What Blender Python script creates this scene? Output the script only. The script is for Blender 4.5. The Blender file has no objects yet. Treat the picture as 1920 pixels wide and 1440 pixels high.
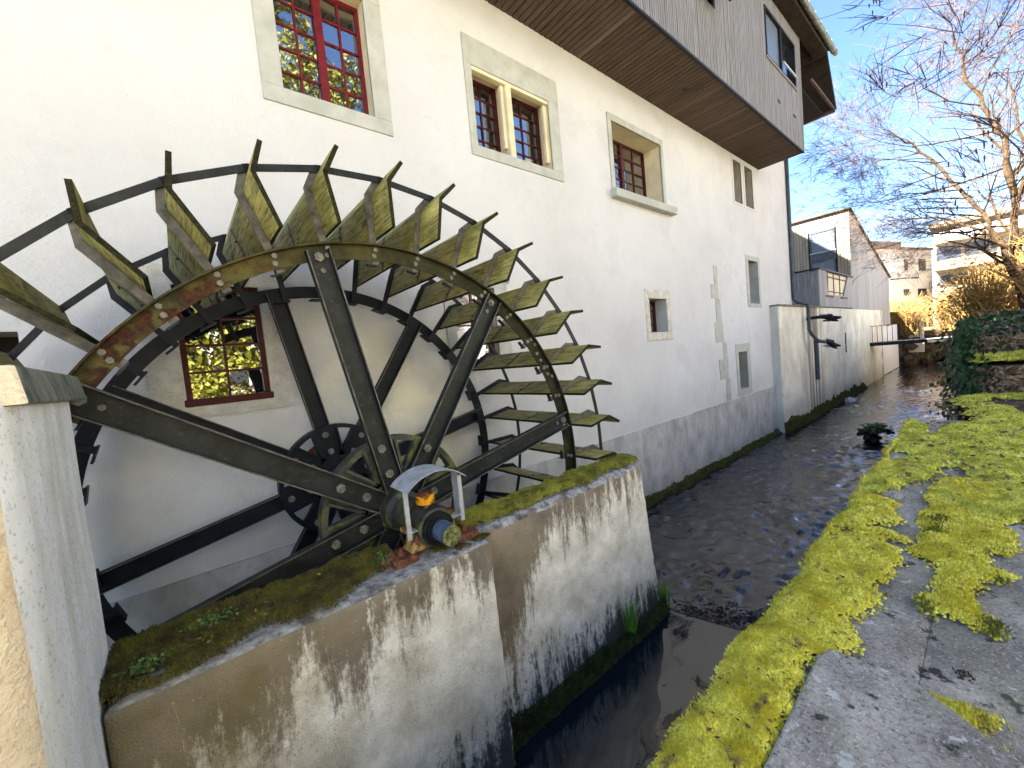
import bpy, bmesh, math, random
import numpy as np
from mathutils import Vector, Matrix

random.seed(7)
RNG = np.random.default_rng(11)
SC = bpy.context.scene
COL = SC.collection
R = math.radians

# ------------------------------------------------------------------ camera
cam_d = bpy.data.cameras.new("camera")
cam_d.sensor_width = 36.0
cam_d.lens = 754.0 / 1920.0 * 36.0
cam_d.clip_start = 0.05
cam_d.clip_end = 2000
cam = bpy.data.objects.new("camera", cam_d)
COL.objects.link(cam)
cr = Vector((0.7620, -0.6410, -0.0940))      # camera right in world
cf = Vector((0.6384, 0.7676, -0.0590))       # camera forward
cf.normalize(); cr = (cr - cf * cr.dot(cf)).normalized(); cu = cr.cross(cf)
M = Matrix((cr, cu, -cf)).transposed().to_4x4()
cam.matrix_world = M
SC.camera = cam

# ------------------------------------------------------------------ sky, sun, exposure
SUN_EL = 47.0
SUN_TO = Vector((-0.857, 0.514, 0)).normalized()      # horizontal direction towards the sun
w = bpy.data.worlds.new("World"); SC.world = w; w.use_nodes = True
wn = w.node_tree
for n in list(wn.nodes): wn.nodes.remove(n)
sky = wn.nodes.new("ShaderNodeTexSky"); sky.sky_type = 'NISHITA'
sky.sun_disc = False
sky.sun_elevation = R(SUN_EL)
sky.sun_rotation = math.atan2(SUN_TO.x, SUN_TO.y)
sky.altitude = 300; sky.air_density = 0.62; sky.dust_density = 0.15; sky.ozone_density = 4.0
bg = wn.nodes.new("ShaderNodeBackground"); bg.inputs[1].default_value = 0.05
wo = wn.nodes.new("ShaderNodeOutputWorld")
wn.links.new(sky.outputs[0], bg.inputs[0]); wn.links.new(bg.outputs[0], wo.inputs[0])
sl = bpy.data.lights.new("sun", 'SUN'); sl.energy = 5.0; sl.angle = R(0.53); sl.color = (1.0, 0.945, 0.85)
so = bpy.data.objects.new("sun", sl); COL.objects.link(so)
sd = Vector((SUN_TO.x * math.cos(R(SUN_EL)), SUN_TO.y * math.cos(R(SUN_EL)), math.sin(R(SUN_EL))))
so.rotation_euler = sd.to_track_quat('Z', 'Y').to_euler()
SC.view_settings.view_transform = 'Standard'
SC.view_settings.look = 'None'
SC.view_settings.gamma = 1.0
SC.view_settings.exposure = 3.82
SC.render.engine = 'CYCLES'
SC.cycles.use_denoising = True
SC.cycles.max_bounces = 7
SC.cycles.diffuse_bounces = 4
SC.cycles.caustics_reflective = False
SC.cycles.caustics_refractive = False

# ------------------------------------------------------------------ material helpers
class NT:
    def __init__(s, name):
        s.m = bpy.data.materials.new(name); s.m.use_nodes = True
        s.t = s.m.node_tree
        s.b = s.t.nodes["Principled BSDF"]
        g = s.t.nodes.new("ShaderNodeNewGeometry"); s.pos = g.outputs["Position"]; s.nor = g.outputs["Normal"]
    def put(s, sock, v):
        if isinstance(v, bpy.types.NodeSocket): s.t.links.new(v, sock)
        elif v is not None:
            if hasattr(sock.default_value, '__len__') and len(sock.default_value) == 4 and len(v) == 3: v = (*v, 1)
            sock.default_value = v
    def noise(s, scale, detail=4, rough=0.55, vec=None, dist=0.0, out=0):
        n = s.t.nodes.new("ShaderNodeTexNoise"); n.inputs["Scale"].default_value = scale
        n.inputs["Detail"].default_value = detail; n.inputs["Roughness"].default_value = rough
        n.inputs["Distortion"].default_value = dist
        s.t.links.new(vec or s.pos, n.inputs["Vector"]); return n.outputs[out]
    def cn(s, *a, **k): return s.rng(s.noise(*a, **k), 0.33, 0.67, 0, 1)
    def voro(s, scale, vec=None, feature='F1', rnd=1.0):
        n = s.t.nodes.new("ShaderNodeTexVoronoi"); n.feature = feature; n.inputs["Scale"].default_value = scale
        n.inputs["Randomness"].default_value = rnd
        s.t.links.new(vec or s.pos, n.inputs["Vector"]); return n.outputs[0]
    def map(s, sc=(1, 1, 1), vec=None, loc=(0, 0, 0), rot=(0, 0, 0)):
        n = s.t.nodes.new("ShaderNodeMapping"); n.inputs["Scale"].default_value = sc
        n.inputs["Location"].default_value = loc; n.inputs["Rotation"].default_value = rot
        s.t.links.new(vec or s.pos, n.inputs["Vector"]); return n.outputs[0]
    def ramp(s, fac, stops, interp='LINEAR'):
        n = s.t.nodes.new("ShaderNodeValToRGB"); n.color_ramp.interpolation = interp
        e = n.color_ramp.elements
        while len(e) < len(stops): e.new(0.5)
        for i, (p, c) in enumerate(stops):
            e[i].position = p
            if not hasattr(c, '__len__'): c = (c, c, c)
            e[i].color = (*c, 1)
        s.t.links.new(fac, n.inputs[0]); return n.outputs[0]
    def mix(s, fac, a, b, mode='MIX'):
        n = s.t.nodes.new("ShaderNodeMix"); n.data_type = 'RGBA'; n.blend_type = mode
        s.put(n.inputs[0], fac); s.put(n.inputs[6], a); s.put(n.inputs[7], b); return n.outputs[2]
    def math(s, op, a, b=0.0, clamp=False):
        n = s.t.nodes.new("ShaderNodeMath"); n.operation = op; n.use_clamp = clamp
        s.put(n.inputs[0], a); s.put(n.inputs[1], b); return n.outputs[0]
    def axis(s, k):
        n = s.t.nodes.new("ShaderNodeSeparateXYZ"); s.t.links.new(s.pos, n.inputs[0]); return n.outputs[k]
    def naxis(s, k):
        n = s.t.nodes.new("ShaderNodeSeparateXYZ"); s.t.links.new(s.nor, n.inputs[0]); return n.outputs[k]
    def rng(s, v, a, b, c=0.0, d=1.0):
        n = s.t.nodes.new("ShaderNodeMapRange"); s.put(n.inputs[0], v)
        for i, x in enumerate((a, b, c, d)): n.inputs[i + 1].default_value = x
        return n.outputs[0]
    def rand(s):
        n = s.t.nodes.new("ShaderNodeObjectInfo"); return n.outputs["Random"]
    def island(s):
        n = s.t.nodes.new("ShaderNodeNewGeometry"); return n.outputs["Random Per Island"]
    def bump(s, h, strength=0.5, dist=0.02, nrm=None):
        n = s.t.nodes.new("ShaderNodeBump"); n.inputs["Strength"].default_value = strength
        n.inputs["Distance"].default_value = dist; s.t.links.new(h, n.inputs["Height"])
        if nrm: s.t.links.new(nrm, n.inputs["Normal"])
        return n.outputs[0]
    def done(s, color, rough=0.8, normal=None, **kw):
        s.put(s.b.inputs["Base Color"], color); s.put(s.b.inputs["Roughness"], rough)
        if normal: s.t.links.new(normal, s.b.inputs["Normal"])
        if 'IOR' not in kw: s.b.inputs["Specular IOR Level"].default_value = 0.18
        for k, v in kw.items(): s.put(s.b.inputs[k], v)
        return s.m

def simple(name, col, rough=0.7, vary=0.25, scale=8.0, bump=0.0, bscale=60.0, **kw):
    n = NT(name)
    a = tuple(c * (1 - vary) for c in col); b = tuple(min(1, c * (1 + vary)) for c in col)
    c = n.mix(n.cn(scale, 5), a, b)
    nb = n.bump(n.noise(bscale, 4), bump, 0.01) if bump else None
    return n.done(c, rough, nb, **kw)

MATS = {}
def build_mats():
    # white lime render of the mill
    n = NT("mill_render")
    c = n.mix(n.cn(0.5, 5), (0.49, 0.49, 0.495), (0.555, 0.56, 0.57))
    st = n.noise(1.0, 6, 0.6, n.map((3.0, 3.0, 0.35)))
    c = n.mix(n.ramp(st, [(0.50, 0), (0.74, 0.5)]), c, (0.53, 0.52, 0.48))
    sp = n.ramp(n.noise(9.0, 3, 0.5), [(0.70, 0), (0.76, 0.5)])
    c = n.mix(sp, c, (0.46, 0.44, 0.40))
    c = n.mix(n.ramp(n.noise(34, 2, .5), [(0.72, 0), (0.76, .6)]), c, (0.36, 0.34, 0.30))
    c = n.mix(n.ramp(n.noise(1.1, 5, .7, n.map((1, 1, 1), loc=(3, 3, 8))), [(0.52, 0), (0.72, .55)]), c, (0.43, 0.43, 0.42))
    damp = n.math('MULTIPLY', n.rng(n.axis(2), -0.2, -1.6, 0, 0.55), n.ramp(n.noise(1.4, 4), [(0.4, 0), (0.65, 1)]))
    c = n.mix(damp, c, (0.60, 0.60, 0.55))
    # yellowish noisy halo on the render behind the wheel
    hx = n.math('SUBTRACT', n.axis(0), 2.1); hz = n.math('SUBTRACT', n.axis(2), -0.6)
    hr = n.math('SQRT', n.math('ADD', n.math('MULTIPLY', hx, hx), n.math('MULTIPLY', hz, hz)))
    halo = n.math('MULTIPLY', n.rng(hr, 2.0, 0.6, 0, 0.55), n.ramp(n.noise(1.6, 4, 0.6), [(0.42, 0), (0.62, 1)]))
    c = n.mix(halo, c, (0.74, 0.70, 0.48))
    h = n.math('ADD', n.noise(3.5, 3), n.math('MULTIPLY', n.noise(38.0, 4), 0.35))
    MATS['render'] = n.done(c, 0.92, n.bump(h, 0.6, 0.04))
    n = NT("cement_plinth")
    c = n.mix(n.ramp(n.noise(2.6, 6, 0.62, n.map((1, 1, .6)), 0.4), [(0.3, 0), (0.7, 1)]), (0.27, 0.27, 0.262), (0.54, 0.54, 0.525))
    c = n.mix(n.ramp(n.noise(14.0, 3), [(0.6, 0), (0.7, .3)]), c, (0.25, .25, .24))
    dm = n.rng(n.axis(2), -2.9, -3.5, 0, 0.5)
    c = n.mix(dm, c, (0.22, 0.23, 0.20))
    MATS['plinth'] = n.done(c, 0.9, n.bump(n.noise(20, 4), 0.3, 0.02))
    n = NT("painted_stone")
    c = n.mix(n.cn(4, 4), (0.33, 0.34, 0.305), (0.43, 0.435, 0.40))
    c = n.mix(n.ramp(n.noise(50, 2), [(0.62, 0), (0.7, .5)]), c, (0.36, .36, .32))
    MATS['stone'] = n.done(c, 0.9, n.bump(n.noise(45, 4), 0.25, 0.01))
    n = NT("rough_stone")
    c = n.mix(n.cn(6, 5), (0.42, 0.40, 0.34), (0.60, 0.58, 0.52))
    c = n.mix(n.ramp(n.noise(70, 3), [(0.60, 0), (0.68, .7)]), c, (0.22, .20, .16))
    MATS['rough_stone'] = n.done(c, 0.95, n.bump(n.noise(60, 5), 0.7, 0.02))
    MATS['reveal'] = simple("reveal_plaster", (0.60, 0.53, 0.36), 0.9, 0.12, 3, 0.2)
    MATS['reveal_grey'] = simple("reveal_grey", (0.36, 0.33, 0.27), 0.9, 0.15, 3, 0.2)
    MATS['red'] = simple("red_paint", (0.12, 0.008, 0.012), 0.45, 0.25, 12, 0.15)
    MATS['maroon'] = simple("maroon_paint", (0.055, 0.007, 0.008), 0.5, 0.3, 14, 0.2)
    n = NT("window_glass")
    MATS['glass'] = n.done((0.012, 0.014, 0.016), 0.015, n.bump(n.noise(1.3, 2), 0.05, 0.05), **{"IOR": 4.0})
    MATS['glass_light'] = simple("curtained_glass", (0.10, 0.125, 0.15), 0.3, 0.1, 2, IOR=1.45)
    MATS['dark'] = simple("dark_interior", (0.012, 0.011, 0.010), 0.9, 0.3, 10)
    n = NT("soffit_boards")
    v = n.map((26, 3, 26))
    c = n.mix(n.cn(1.0, 5, 0.6, v), (0.045, 0.030, 0.022), (0.095, 0.066, 0.050))
    c = n.mix(n.ramp(n.rand(), [(0, 0), (0.93, .3), (1, 1)]), c, (0.13, 0.095, 0.075))
    MATS['soffit'] = n.done(c, 0.75, n.bump(n.noise(1, 4, 0.6, v), 0.2, 0.005))
    n = NT("grey_larch")
    v = n.map((30, 30, 1.6))
    c = n.mix(n.cn(1.0, 6, 0.62, v), (0.12, 0.118, 0.12), (0.29, 0.285, 0.285))
    c = n.mix(n.math('MULTIPLY', n.rand(), 0.45), c, (0.15, 0.14, 0.13))
    MATS['larch'] = n.done(c, 0.8, n.bump(n.noise(1, 4, 0.6, v), 0.3, 0.006))
    n = NT("light_larch")
    v = n.map((12, 12, 0.7))
    c = n.mix(n.cn(1.0, 5, 0.62, v), (0.20, 0.18, 0.13), (0.31, 0.275, 0.21))
    c = n.mix(n.math('MULTIPLY', n.rand(), 0.3), c, (0.16, 0.14, 0.11))
    MATS['larch_light'] = n.done(c, 0.8)
    n = NT("shed_panel")
    v = n.map((2.2, 2.2, 0.25))
    c = n.mix(n.cn(1.0, 5, 0.62, v), (0.27, 0.265, 0.27), (0.40, 0.385, 0.38))
    c = n.mix(n.math('MULTIPLY', n.rand(), 0.35), c, (0.25, 0.235, 0.23))
    MATS['shed_panel'] = n.done(c, 0.85)
    # steel
    n = NT("dark_steel")
    c = n.mix(n.cn(7, 6, 0.65), (0.007, 0.009, 0.0095), (0.022, 0.026, 0.026))
    c = n.mix(n.ramp(n.noise(26, 4), [(0.58, 0), (0.72, .6)]), c, (0.045, 0.046, 0.042))
    MATS['steel'] = n.done(c, 0.48, n.bump(n.noise(60, 4), 0.25, 0.005), Metallic=0.0)
    n = NT("navy_steel")
    c = n.mix(n.cn(6, 5), (0.003, 0.0045, 0.008), (0.009, 0.012, 0.018))
    c = n.mix(n.ramp(n.noise(90, 2), [(0.70, 0), (0.74, .5)]), c, (0.12, 0.12, 0.12))
    MATS['navy'] = n.done(c, 0.5, n.bump(n.noise(50, 3), 0.2, 0.005))
    n = NT("mossy_cast_iron")
    c = n.mix(n.cn(9, 6, 0.6), (0.016, 0.019, 0.018), (0.060, 0.062, 0.050))
    c = n.mix(n.ramp(n.noise(6, 5, 0.6), [(0.50, 0), (0.66, .8)]), c, (0.12, 0.13, 0.025))
    MATS['casting'] = n.done(c, 0.7, n.bump(n.noise(70, 4), 0.4, 0.006))
    n = NT("rim_steel")
    c = n.mix(n.cn(9, 6, 0.65), (0.006, 0.007, 0.004), (0.030, 0.029, 0.012))
    c = n.mix(n.math('MULTIPLY', n.rng(n.axis(0), 2.3, 0.2, 0, 1), n.ramp(n.noise(5, 5, 0.6), [(0.35, 0), (0.6, .9)])), c, (0.085, 0.076, 0.018))
    ru = n.math('MULTIPLY', n.rng(n.axis(0), 1.0, 0.1, 0, 1), n.ramp(n.noise(7.5, 6, 0.68, n.map((1, 1, 1), loc=(3, 1, 2))), [(0.47, 0), (0.53, 1)]))
    c = n.mix(ru, c, n.mix(n.cn(40, 4), (0.009, 0.004, 0.002), (0.060, 0.018, 0.004)))
    MATS['rim'] = n.done(c, 0.62, n.bump(n.noise(55, 5), 0.5, 0.006), Metallic=0.1)
    n = NT("arm_steel")
    c = n.mix(n.cn(11, 6, 0.65), (0.040, 0.040, 0.036), (0.15, 0.142, 0.12))
    MATS['arm'] = n.done(c, 0.6, n.bump(n.noise(60, 4), 0.3, 0.005), Metallic=0.2)
    n = NT("blade_wood")
    v = n.map((9, 2.2, 9))
    c = n.mix(n.cn(1.0, 7, 0.66, v, 0.3), (0.22, 0.18, 0.04), (0.66, 0.58, 0.19))
    c = n.mix(n.ramp(n.noise(3.2, 5, 0.6), [(0.42, 0), (0.66, .8)]), c, (0.155, 0.175, 0.035))
    c = n.mix(n.rng(n.axis(1), 3.2, 4.2, 0, .55), c, (0.46, 0.43, 0.28))
    c = n.mix(n.ramp(n.noise(11, 5, 0.7, n.map((1, .35, 1), loc=(1, 2, 3))), [(0.58, 0), (0.68, .85)]), c, (0.045, 0.045, 0.02))
    c = n.mix(n.math('MULTIPLY', n.rand(), 0.35), c, (0.13, 0.12, 0.04))
    gr = n.noise(1, 6, 0.7, n.map((75, 4, 75)))
    c = n.mix(n.ramp(gr, [(0.40, .75), (0.52, 0)]), c, (0.07, 0.06, 0.02))
    MATS['blade'] = n.done(c, 0.8, n.bump(gr, 0.6, 0.008))
    n = NT("blade_edge")
    c = n.mix(n.cn(45, 4, 0.7), (0.004, 0.0045, 0.002), (0.030, 0.029, 0.009))
    MATS['blade_edge'] = n.done(c, 0.9, n.bump(n.noise(120, 3), 0.8, 0.01))
    MATS['bolt'] = simple("galvanised_bolt", (0.13, 0.13, 0.11), 0.55, 0.45, 30)
    MATS['rust'] = simple("rust", (0.13, 0.052, 0.028), 0.85, 0.65, 28, 0.7)
    n = NT("flaking_ochre")
    c = n.mix(n.ramp(n.noise(17, 5, 0.65), [(0.46, 0), (0.54, 1)]), (0.17, 0.07, 0.03), (0.40, 0.27, 0.09))
    MATS['ochre'] = n.done(c, 0.75, n.bump(n.noise(50, 4), 0.5, 0.008))
    n = NT("yellow_cup")
    c = n.mix(n.ramp(n.noise(22, 4), [(0.5, 0), (0.58, 1)]), (0.62, 0.30, 0.01), (0.25, 0.08, 0.01))
    MATS['yellow'] = n.done(c, 0.5)
    MATS['galv'] = simple("weathered_zinc", (0.40, 0.42, 0.43), 0.5, 0.22, 16, 0.1, Metallic=0.35)
    MATS['blue_shaft'] = simple("blue_shaft", (0.065, 0.10, 0.14), 0.45, 0.35, 22, 0.15)
    n = NT("shaft_end")
    c = n.mix(n.ramp(n.noise(38, 4), [(0.4, 0), (0.6, 1)]), (0.06, 0.06, 0.02), (0.22, 0.22, 0.08))
    MATS['shaft_end'] = n.done(c, 0.85, n.bump(n.noise(70, 4), 0.6, 0.008))
    MATS['dark_timber'] = simple("dark_timber", (0.022, 0.016, 0.013), 0.8, 0.4, 6, 0.2)
    MATS['black'] = simple("black_iron", (0.010, 0.010, 0.011), 0.5, 0.4, 20, 0.2)
    # old concrete of the piers
    n = NT("stained_concrete")
    z = n.axis(2)
    c = n.mix(n.cn(5, 6, 0.65), (0.64, 0.58, 0.43), (0.97, 0.92, 0.79))
    streak = n.noise(1.0, 6, 0.62, n.map((4.2, 4.2, 0.55)), 0.5)
    topm = n.math('ADD', n.rng(z, -2.35, -1.32, -0.42, 0.55), streak)
    fine = n.math('ADD', n.math('MULTIPLY', n.math('SUBTRACT', n.noise(34, 5, 0.75, n.map((1, 1, .55))), 0.5), 0.8), n.math('MULTIPLY', n.math('SUBTRACT', n.noise(2.2, 6, 0.7, n.map((5.5, 5.5, .7))), 0.5), 1.3))
    topm = n.math('ADD', topm, fine)
    lx = n.math('MULTIPLY', n.rng(n.axis(0), 0.9, -0.4, 0, 0.35), 1.0)
    topm = n.math('ADD', topm, lx)
    jx = n.math('ABSOLUTE', n.math('SUBTRACT', n.axis(0), 1.78))
    topm = n.math('ADD', topm, n.math('MULTIPLY', n.rng(jx, 0.60, 0.05, 0, 0.85), n.math('GREATER_THAN', n.axis(0), 1.66)))
    c = n.mix(n.ramp(topm, [(0.72, 0), (1.06, .92)]), c, n.mix(n.cn(3, 4), (0.075, 0.055, 0.038), (0.25, 0.195, 0.125)))
    botm = n.math('ADD', n.math('ADD', n.rng(z, -2.1, -2.95, -0.35, 0.50), n.noise(2.2, 6, 0.65, n.map((1, 1, .7), loc=(4, 4, 4)))), fine)
    c = n.mix(n.ramp(botm, [(0.60, 0), (0.86, .93)]), c, (0.035, 0.033, 0.026))
    grn = n.math('MULTIPLY', n.ramp(n.noise(1.6, 5, 0.6, n.map((1, 1, 1), loc=(9, 0, 0))), [(0.48, 0), (0.66, .6)]), n.rng(n.axis(0), 1.6, -0.3, 0.3, 1))
    c = n.mix(grn, c, (0.17, 0.14, 0.035))
    c = n.mix(n.ramp(n.voro(24), [(0.05, .5), (0.10, 0)]), c, (0.58, 0.56, 0.50))
    c = n.mix(n.ramp(n.noise(85, 3), [(0.62, 0), (0.70, .6)]), c, (0.10, 0.085, 0.06))
    MATS['pier'] = n.done(c, 0.95, n.bump(n.math('ADD', n.noise(32, 5, 0.7), n.noise(110, 3)), 0.5, 0.02))
    n = NT("lichen_concrete_top")
    c = n.mix(n.cn(18, 6, 0.7), (0.12, 0.115, 0.105), (0.50, 0.49, 0.46))
    c = n.mix(n.ramp(n.noise(7, 5), [(0.52, 0), (0.62, .8)]), c, (0.07, 0.06, 0.04))
    MATS['pier_top'] = n.done(c, 0.95, n.bump(n.noise(50, 5, .7), 0.8, 0.02))
    n = NT("sunlit_tone_render")
    c = n.mix(n.cn(5, 5), (0.78, 0.62, 0.40), (0.88, 0.74, 0.52))
    c = n.mix(n.ramp(n.noise(60, 3), [(0.60, 0), (0.7, .4)]), c, (0.42, 0.30, .18))
    MATS['sunlit_face'] = n.done(c, 0.95, n.bump(n.noise(42, 5, 0.65), 1.0, 0.03))  # warm colour stands in for sunlight on the pillar's near face
    n = NT("pillar_white")
    c = n.mix(n.cn(4, 5), (0.74, 0.74, 0.70), (0.90, 0.905, 0.88))
    c = n.mix(n.ramp(n.noise(1, 5, .6, n.map((7, 7, 1.2))), [(0.45, 0), (0.68, .6)]), c, (0.50, 0.50, 0.36))
    c = n.mix(n.ramp(n.noise(60, 3), [(0.58, 0), (0.66, .5)]), c, (0.34, .35, .30))
    MATS['pillar'] = n.done(c, 0.95, n.bump(n.noise(70, 5, .65), 0.9, 0.015))
    n = NT("slate_cap")
    c = n.mix(n.cn(9, 6, .65, n.map((1, 1, .35))), (0.045, 0.05, 0.045), (0.24, 0.245, 0.20))
    c = n.mix(n.ramp(n.noise(14, 4), [(0.55, 0), (0.65, .6)]), c, (0.16, 0.17, 0.07))
    MATS['slate'] = n.done(c, 0.85, n.bump(n.noise(40, 5), 0.5, 0.01))
    # bank coping
    n = NT("weathered_coping")
    c = n.mix(n.cn(3.0, 6, 0.68), (0.16, 0.148, 0.122), (0.52, 0.48, 0.405))
    c = n.mix(n.ramp(n.noise(42, 5, .75), [(0.33, .85), (0.47, 0), (0.60, 0), (0.68, .7)]), c, n.mix(n.cn(130, 2), (0.035, .035, .033), (0.42, 0.42, 0.40)))
    c = n.mix(n.ramp(n.noise(70, 6, .85), [(0.36, .8), (0.50, 0)]), c, (0.05, 0.048, 0.042))
    c = n.mix(n.ramp(n.noise(95, 4, .8, n.map((1, 1, 1), loc=(4, 4, 4))), [(0.56, 0), (0.66, .8)]), c, (0.68, 0.66, 0.60))
    c = n.mix(n.ramp(n.noise(13, 3, .6, n.map((1, 1, 1), loc=(2, 7, 0))), [(0.665, 0), (0.69, .9)]), c, (0.56, 0.56, 0.53))
    c = n.mix(n.ramp(n.noise(10, 5, .6, n.map((1, 1, 1), loc=(5, 1, 0))), [(0.62, 0), (0.66, .9)]), c, (0.022, 0.022, 0.016))
    c = n.mix(n.ramp(n.noise(2.2, 4, .6, n.map((1, 1, 1), loc=(1, 1, 0))), [(0.5, 0), (0.7, .35)]), c, (0.19, 0.20, 0.10))
    MATS['coping'] = n.done(c, 0.92, n.bump(n.math('ADD', n.noise(60, 5, .75), n.noise(8, 3)), 0.7, 0.02))
    def moss(name, a, b, d, e=(0.20, 0.13, 0.05)):
        n = NT(name)
        c = n.mix(n.island(), a, b)
        c = n.mix(n.ramp(n.noise(7, 6, .7), [(0.42, 0), (0.60, .9)]), c, d)
        c = n.mix(n.ramp(n.noise(16, 5, .7, n.map((1, 1, 1), loc=(7, 3, 1))), [(0.57, 0), (0.66, .85)]), c, e)
        return n.done(c, 0.85, None, **{"Subsurface Weight": 0.0})
    MATS['moss'] = moss("bright_moss", (0.50, 0.43, 0.012), (1.0, 0.90, 0.15), (0.50, 0.40, 0.02))
    MATS['moss_far'] = moss("far_moss", (0.46, 0.46, 0.02), (0.98, 0.93, 0.17), (0.36, 0.33, 0.03))
    MATS['moss_dark'] = moss("dark_moss", (0.075, 0.075, 0.012), (0.17, 0.15, 0.02), (0.05, 0.035, 0.015), (0.10, 0.05, 0.025))
    MATS['olive_moss'] = moss("olive_moss", (0.10, 0.105, 0.012), (0.24, 0.24, 0.03), (0.08, 0.08, 0.012))
    MATS['moss_mid'] = moss("golden_moss", (0.24, 0.23, 0.025), (0.40, 0.37, 0.05), (0.12, 0.10, 0.015), (0.10, 0.06, 0.02))
    MATS['moss_base'] = moss("waterline_moss", (0.045, 0.055, 0.012), (0.10, 0.11, 0.02), (0.03, 0.03, 0.01))
    def leafm(name, a, b, rough=0.6, tr=0.0):
        n = NT(name); c = n.mix(n.island(), a, b)
        return n.done(c, rough, None)
    MATS['grass'] = leafm("grass", (0.10, 0.24, 0.02), (0.24, 0.42, 0.05))
    MATS['weed'] = leafm("weed", (0.04, 0.09, 0.02), (0.10, 0.18, 0.05))
    MATS['ivy'] = leafm("ivy_leaf", (0.012, 0.035, 0.015), (0.045, 0.085, 0.03), 0.4)
    MATS['litter'] = leafm("dead_leaf", (0.05, 0.03, 0.016), (0.27, 0.19, 0.11), 0.8)
    MATS['conifer'] = leafm("conifer_leaf", (0.10, 0.115, 0.012), (0.24, 0.22, 0.03))
    MATS['gold_leaf'] = leafm("golden_leaf", (0.15, 0.09, 0.012), (0.28, 0.175, 0.03))
    def barkm(name, a, b, s=20):
        n = NT(name); c = n.mix(n.cn(s, 4), a, b); return n.done(c, 0.85)
    MATS['bark'] = barkm("pale_bark", (0.035, 0.021, 0.011), (0.085, 0.052, 0.024))
    MATS['bark_dark'] = barkm("dark_bark", (0.028, 0.022, 0.022), (0.07, 0.055, 0.05))
    MATS['gold_twig'] = barkm("golden_twig", (0.17, 0.10, 0.03), (0.30, 0.19, 0.07))
    MATS['hair_twig'] = barkm("pale_twig", (0.07, 0.045, 0.034), (0.14, 0.095, 0.07))
    MATS['debris'] = barkm("wet_wood", (0.010, 0.009, 0.007), (0.035, 0.028, 0.02))
    # water
    n = NT("stream_water")
    x = n.axis(0)
    v = n.map((1.0, 1.35, 1.0), rot=(0, 0, 0.25))
    h1 = n.noise(4.2, 2, 0.5, v, 1.5); h2 = n.noise(22, 2, 0.5, v, 1.0)
    h = h2
    amp = n.rng(x, 3.6, 5.2, 0.05, 1.0)
    h = n.math('MULTIPLY', h, amp)
    c = n.mix(n.cn(2.0, 5), (0.003, 0.006, 0.009), (0.010, 0.014, 0.018))
    MATS['water'] = n.done(c, 0.03, n.bump(h, 1.0, 0.004), IOR=1.7)
    # far wall plaster with black runs
    n = NT("dirty_plaster")
    c = n.mix(n.cn(1.2, 5), (0.58, 0.54, 0.44), (0.76, 0.73, 0.63))
    rn = n.math('MULTIPLY', n.ramp(n.noise(1, 6, .6, n.map((.9, .9, .25)), .8), [(0.50, 0), (0.72, .6)]), 1.0)
    c = n.mix(rn, c, (0.36, 0.34, 0.29))
    bx = n.math('ABSOLUTE', n.math('SUBTRACT', n.axis(0), 20.4))
    runs = n.math('MULTIPLY', n.rng(bx, 2.0, 0.2, 0, 1), n.ramp(n.noise(1, 5, .6, n.map((5, 5, .2))), [(0.42, 0), (0.55, .9)]))
    c = n.mix(runs, c, (0.075, 0.065, 0.05))
    c = n.mix(n.ramp(n.noise(4.5, 5, .7), [(0.60, 0), (0.70, .6)]), c, (0.28, 0.27, 0.23))
    low = n.math('MULTIPLY', n.rng(n.axis(2), -2.4, -3.4, 0, .8), n.ramp(n.noise(1.2, 4), [(0.4, .1), (0.6, 1)]))
    c = n.mix(low, c, (0.17, 0.17, 0.06))
    MATS['dirty'] = n.done(c, 0.95, n.bump(n.noise(14, 5), 0.4, 0.03))
    MATS['bounce_wall'] = simple("bounce_facade", (0.82, 0.80, 0.76), 0.9, 0.05, 0.4)
    MATS['far_white'] = simple("far_white_wall", (0.70, 0.70, 0.73), 0.9, 0.05, 0.3)
    MATS['far_beige'] = simple("far_beige_wall", (0.19, 0.155, 0.115), 0.9, 0.07, 0.3)
    MATS['far_glass'] = simple("far_glass", (0.035, 0.04, 0.05), 0.1, 0.2, 2)
    MATS['far_stone'] = simple("garden_wall_stone", (0.075, 0.058, 0.04), 0.95, 0.5, 3, 0.6, 9)
    MATS['path'] = simple("gravel_path", (0.45, 0.41, 0.34), 0.95, 0.2, 2.5, 0.5, 40)
    MATS['yard'] = simple("straw_coloured_yard", (0.24, 0.20, 0.12), 0.95, 0.15, 1.5, 0.5, 30)
    MATS['ground'] = simple("winter_grass", (0.23, 0.18, 0.075), 0.95, 0.4, 0.8, 0.5, 8)
    MATS['roof'] = simple("roof_tile", (0.14, 0.075, 0.05), 0.85, 0.3, 4, 0.4, 12)
    MATS['copper'] = simple("weathered_copper", (0.16, 0.185, 0.165), 0.45, 0.35, 6, Metallic=0.4)
    MATS['cream'] = simple("cream_wall_and_sun_patch", (0.68, 0.60, 0.45), 0.8, 0.08, 2)
    MATS['pipe'] = simple("slate_pipe", (0.055, 0.07, 0.085), 0.45, 0.3, 6)
    MATS['bridge'] = simple("bridge_steel", (0.018, 0.018, 0.018), 0.6, 0.3, 8)
    MATS['deck'] = simple("bridge_deck", (0.30, 0.29, 0.27), 0.85, 0.2, 5)
build_mats()

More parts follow.
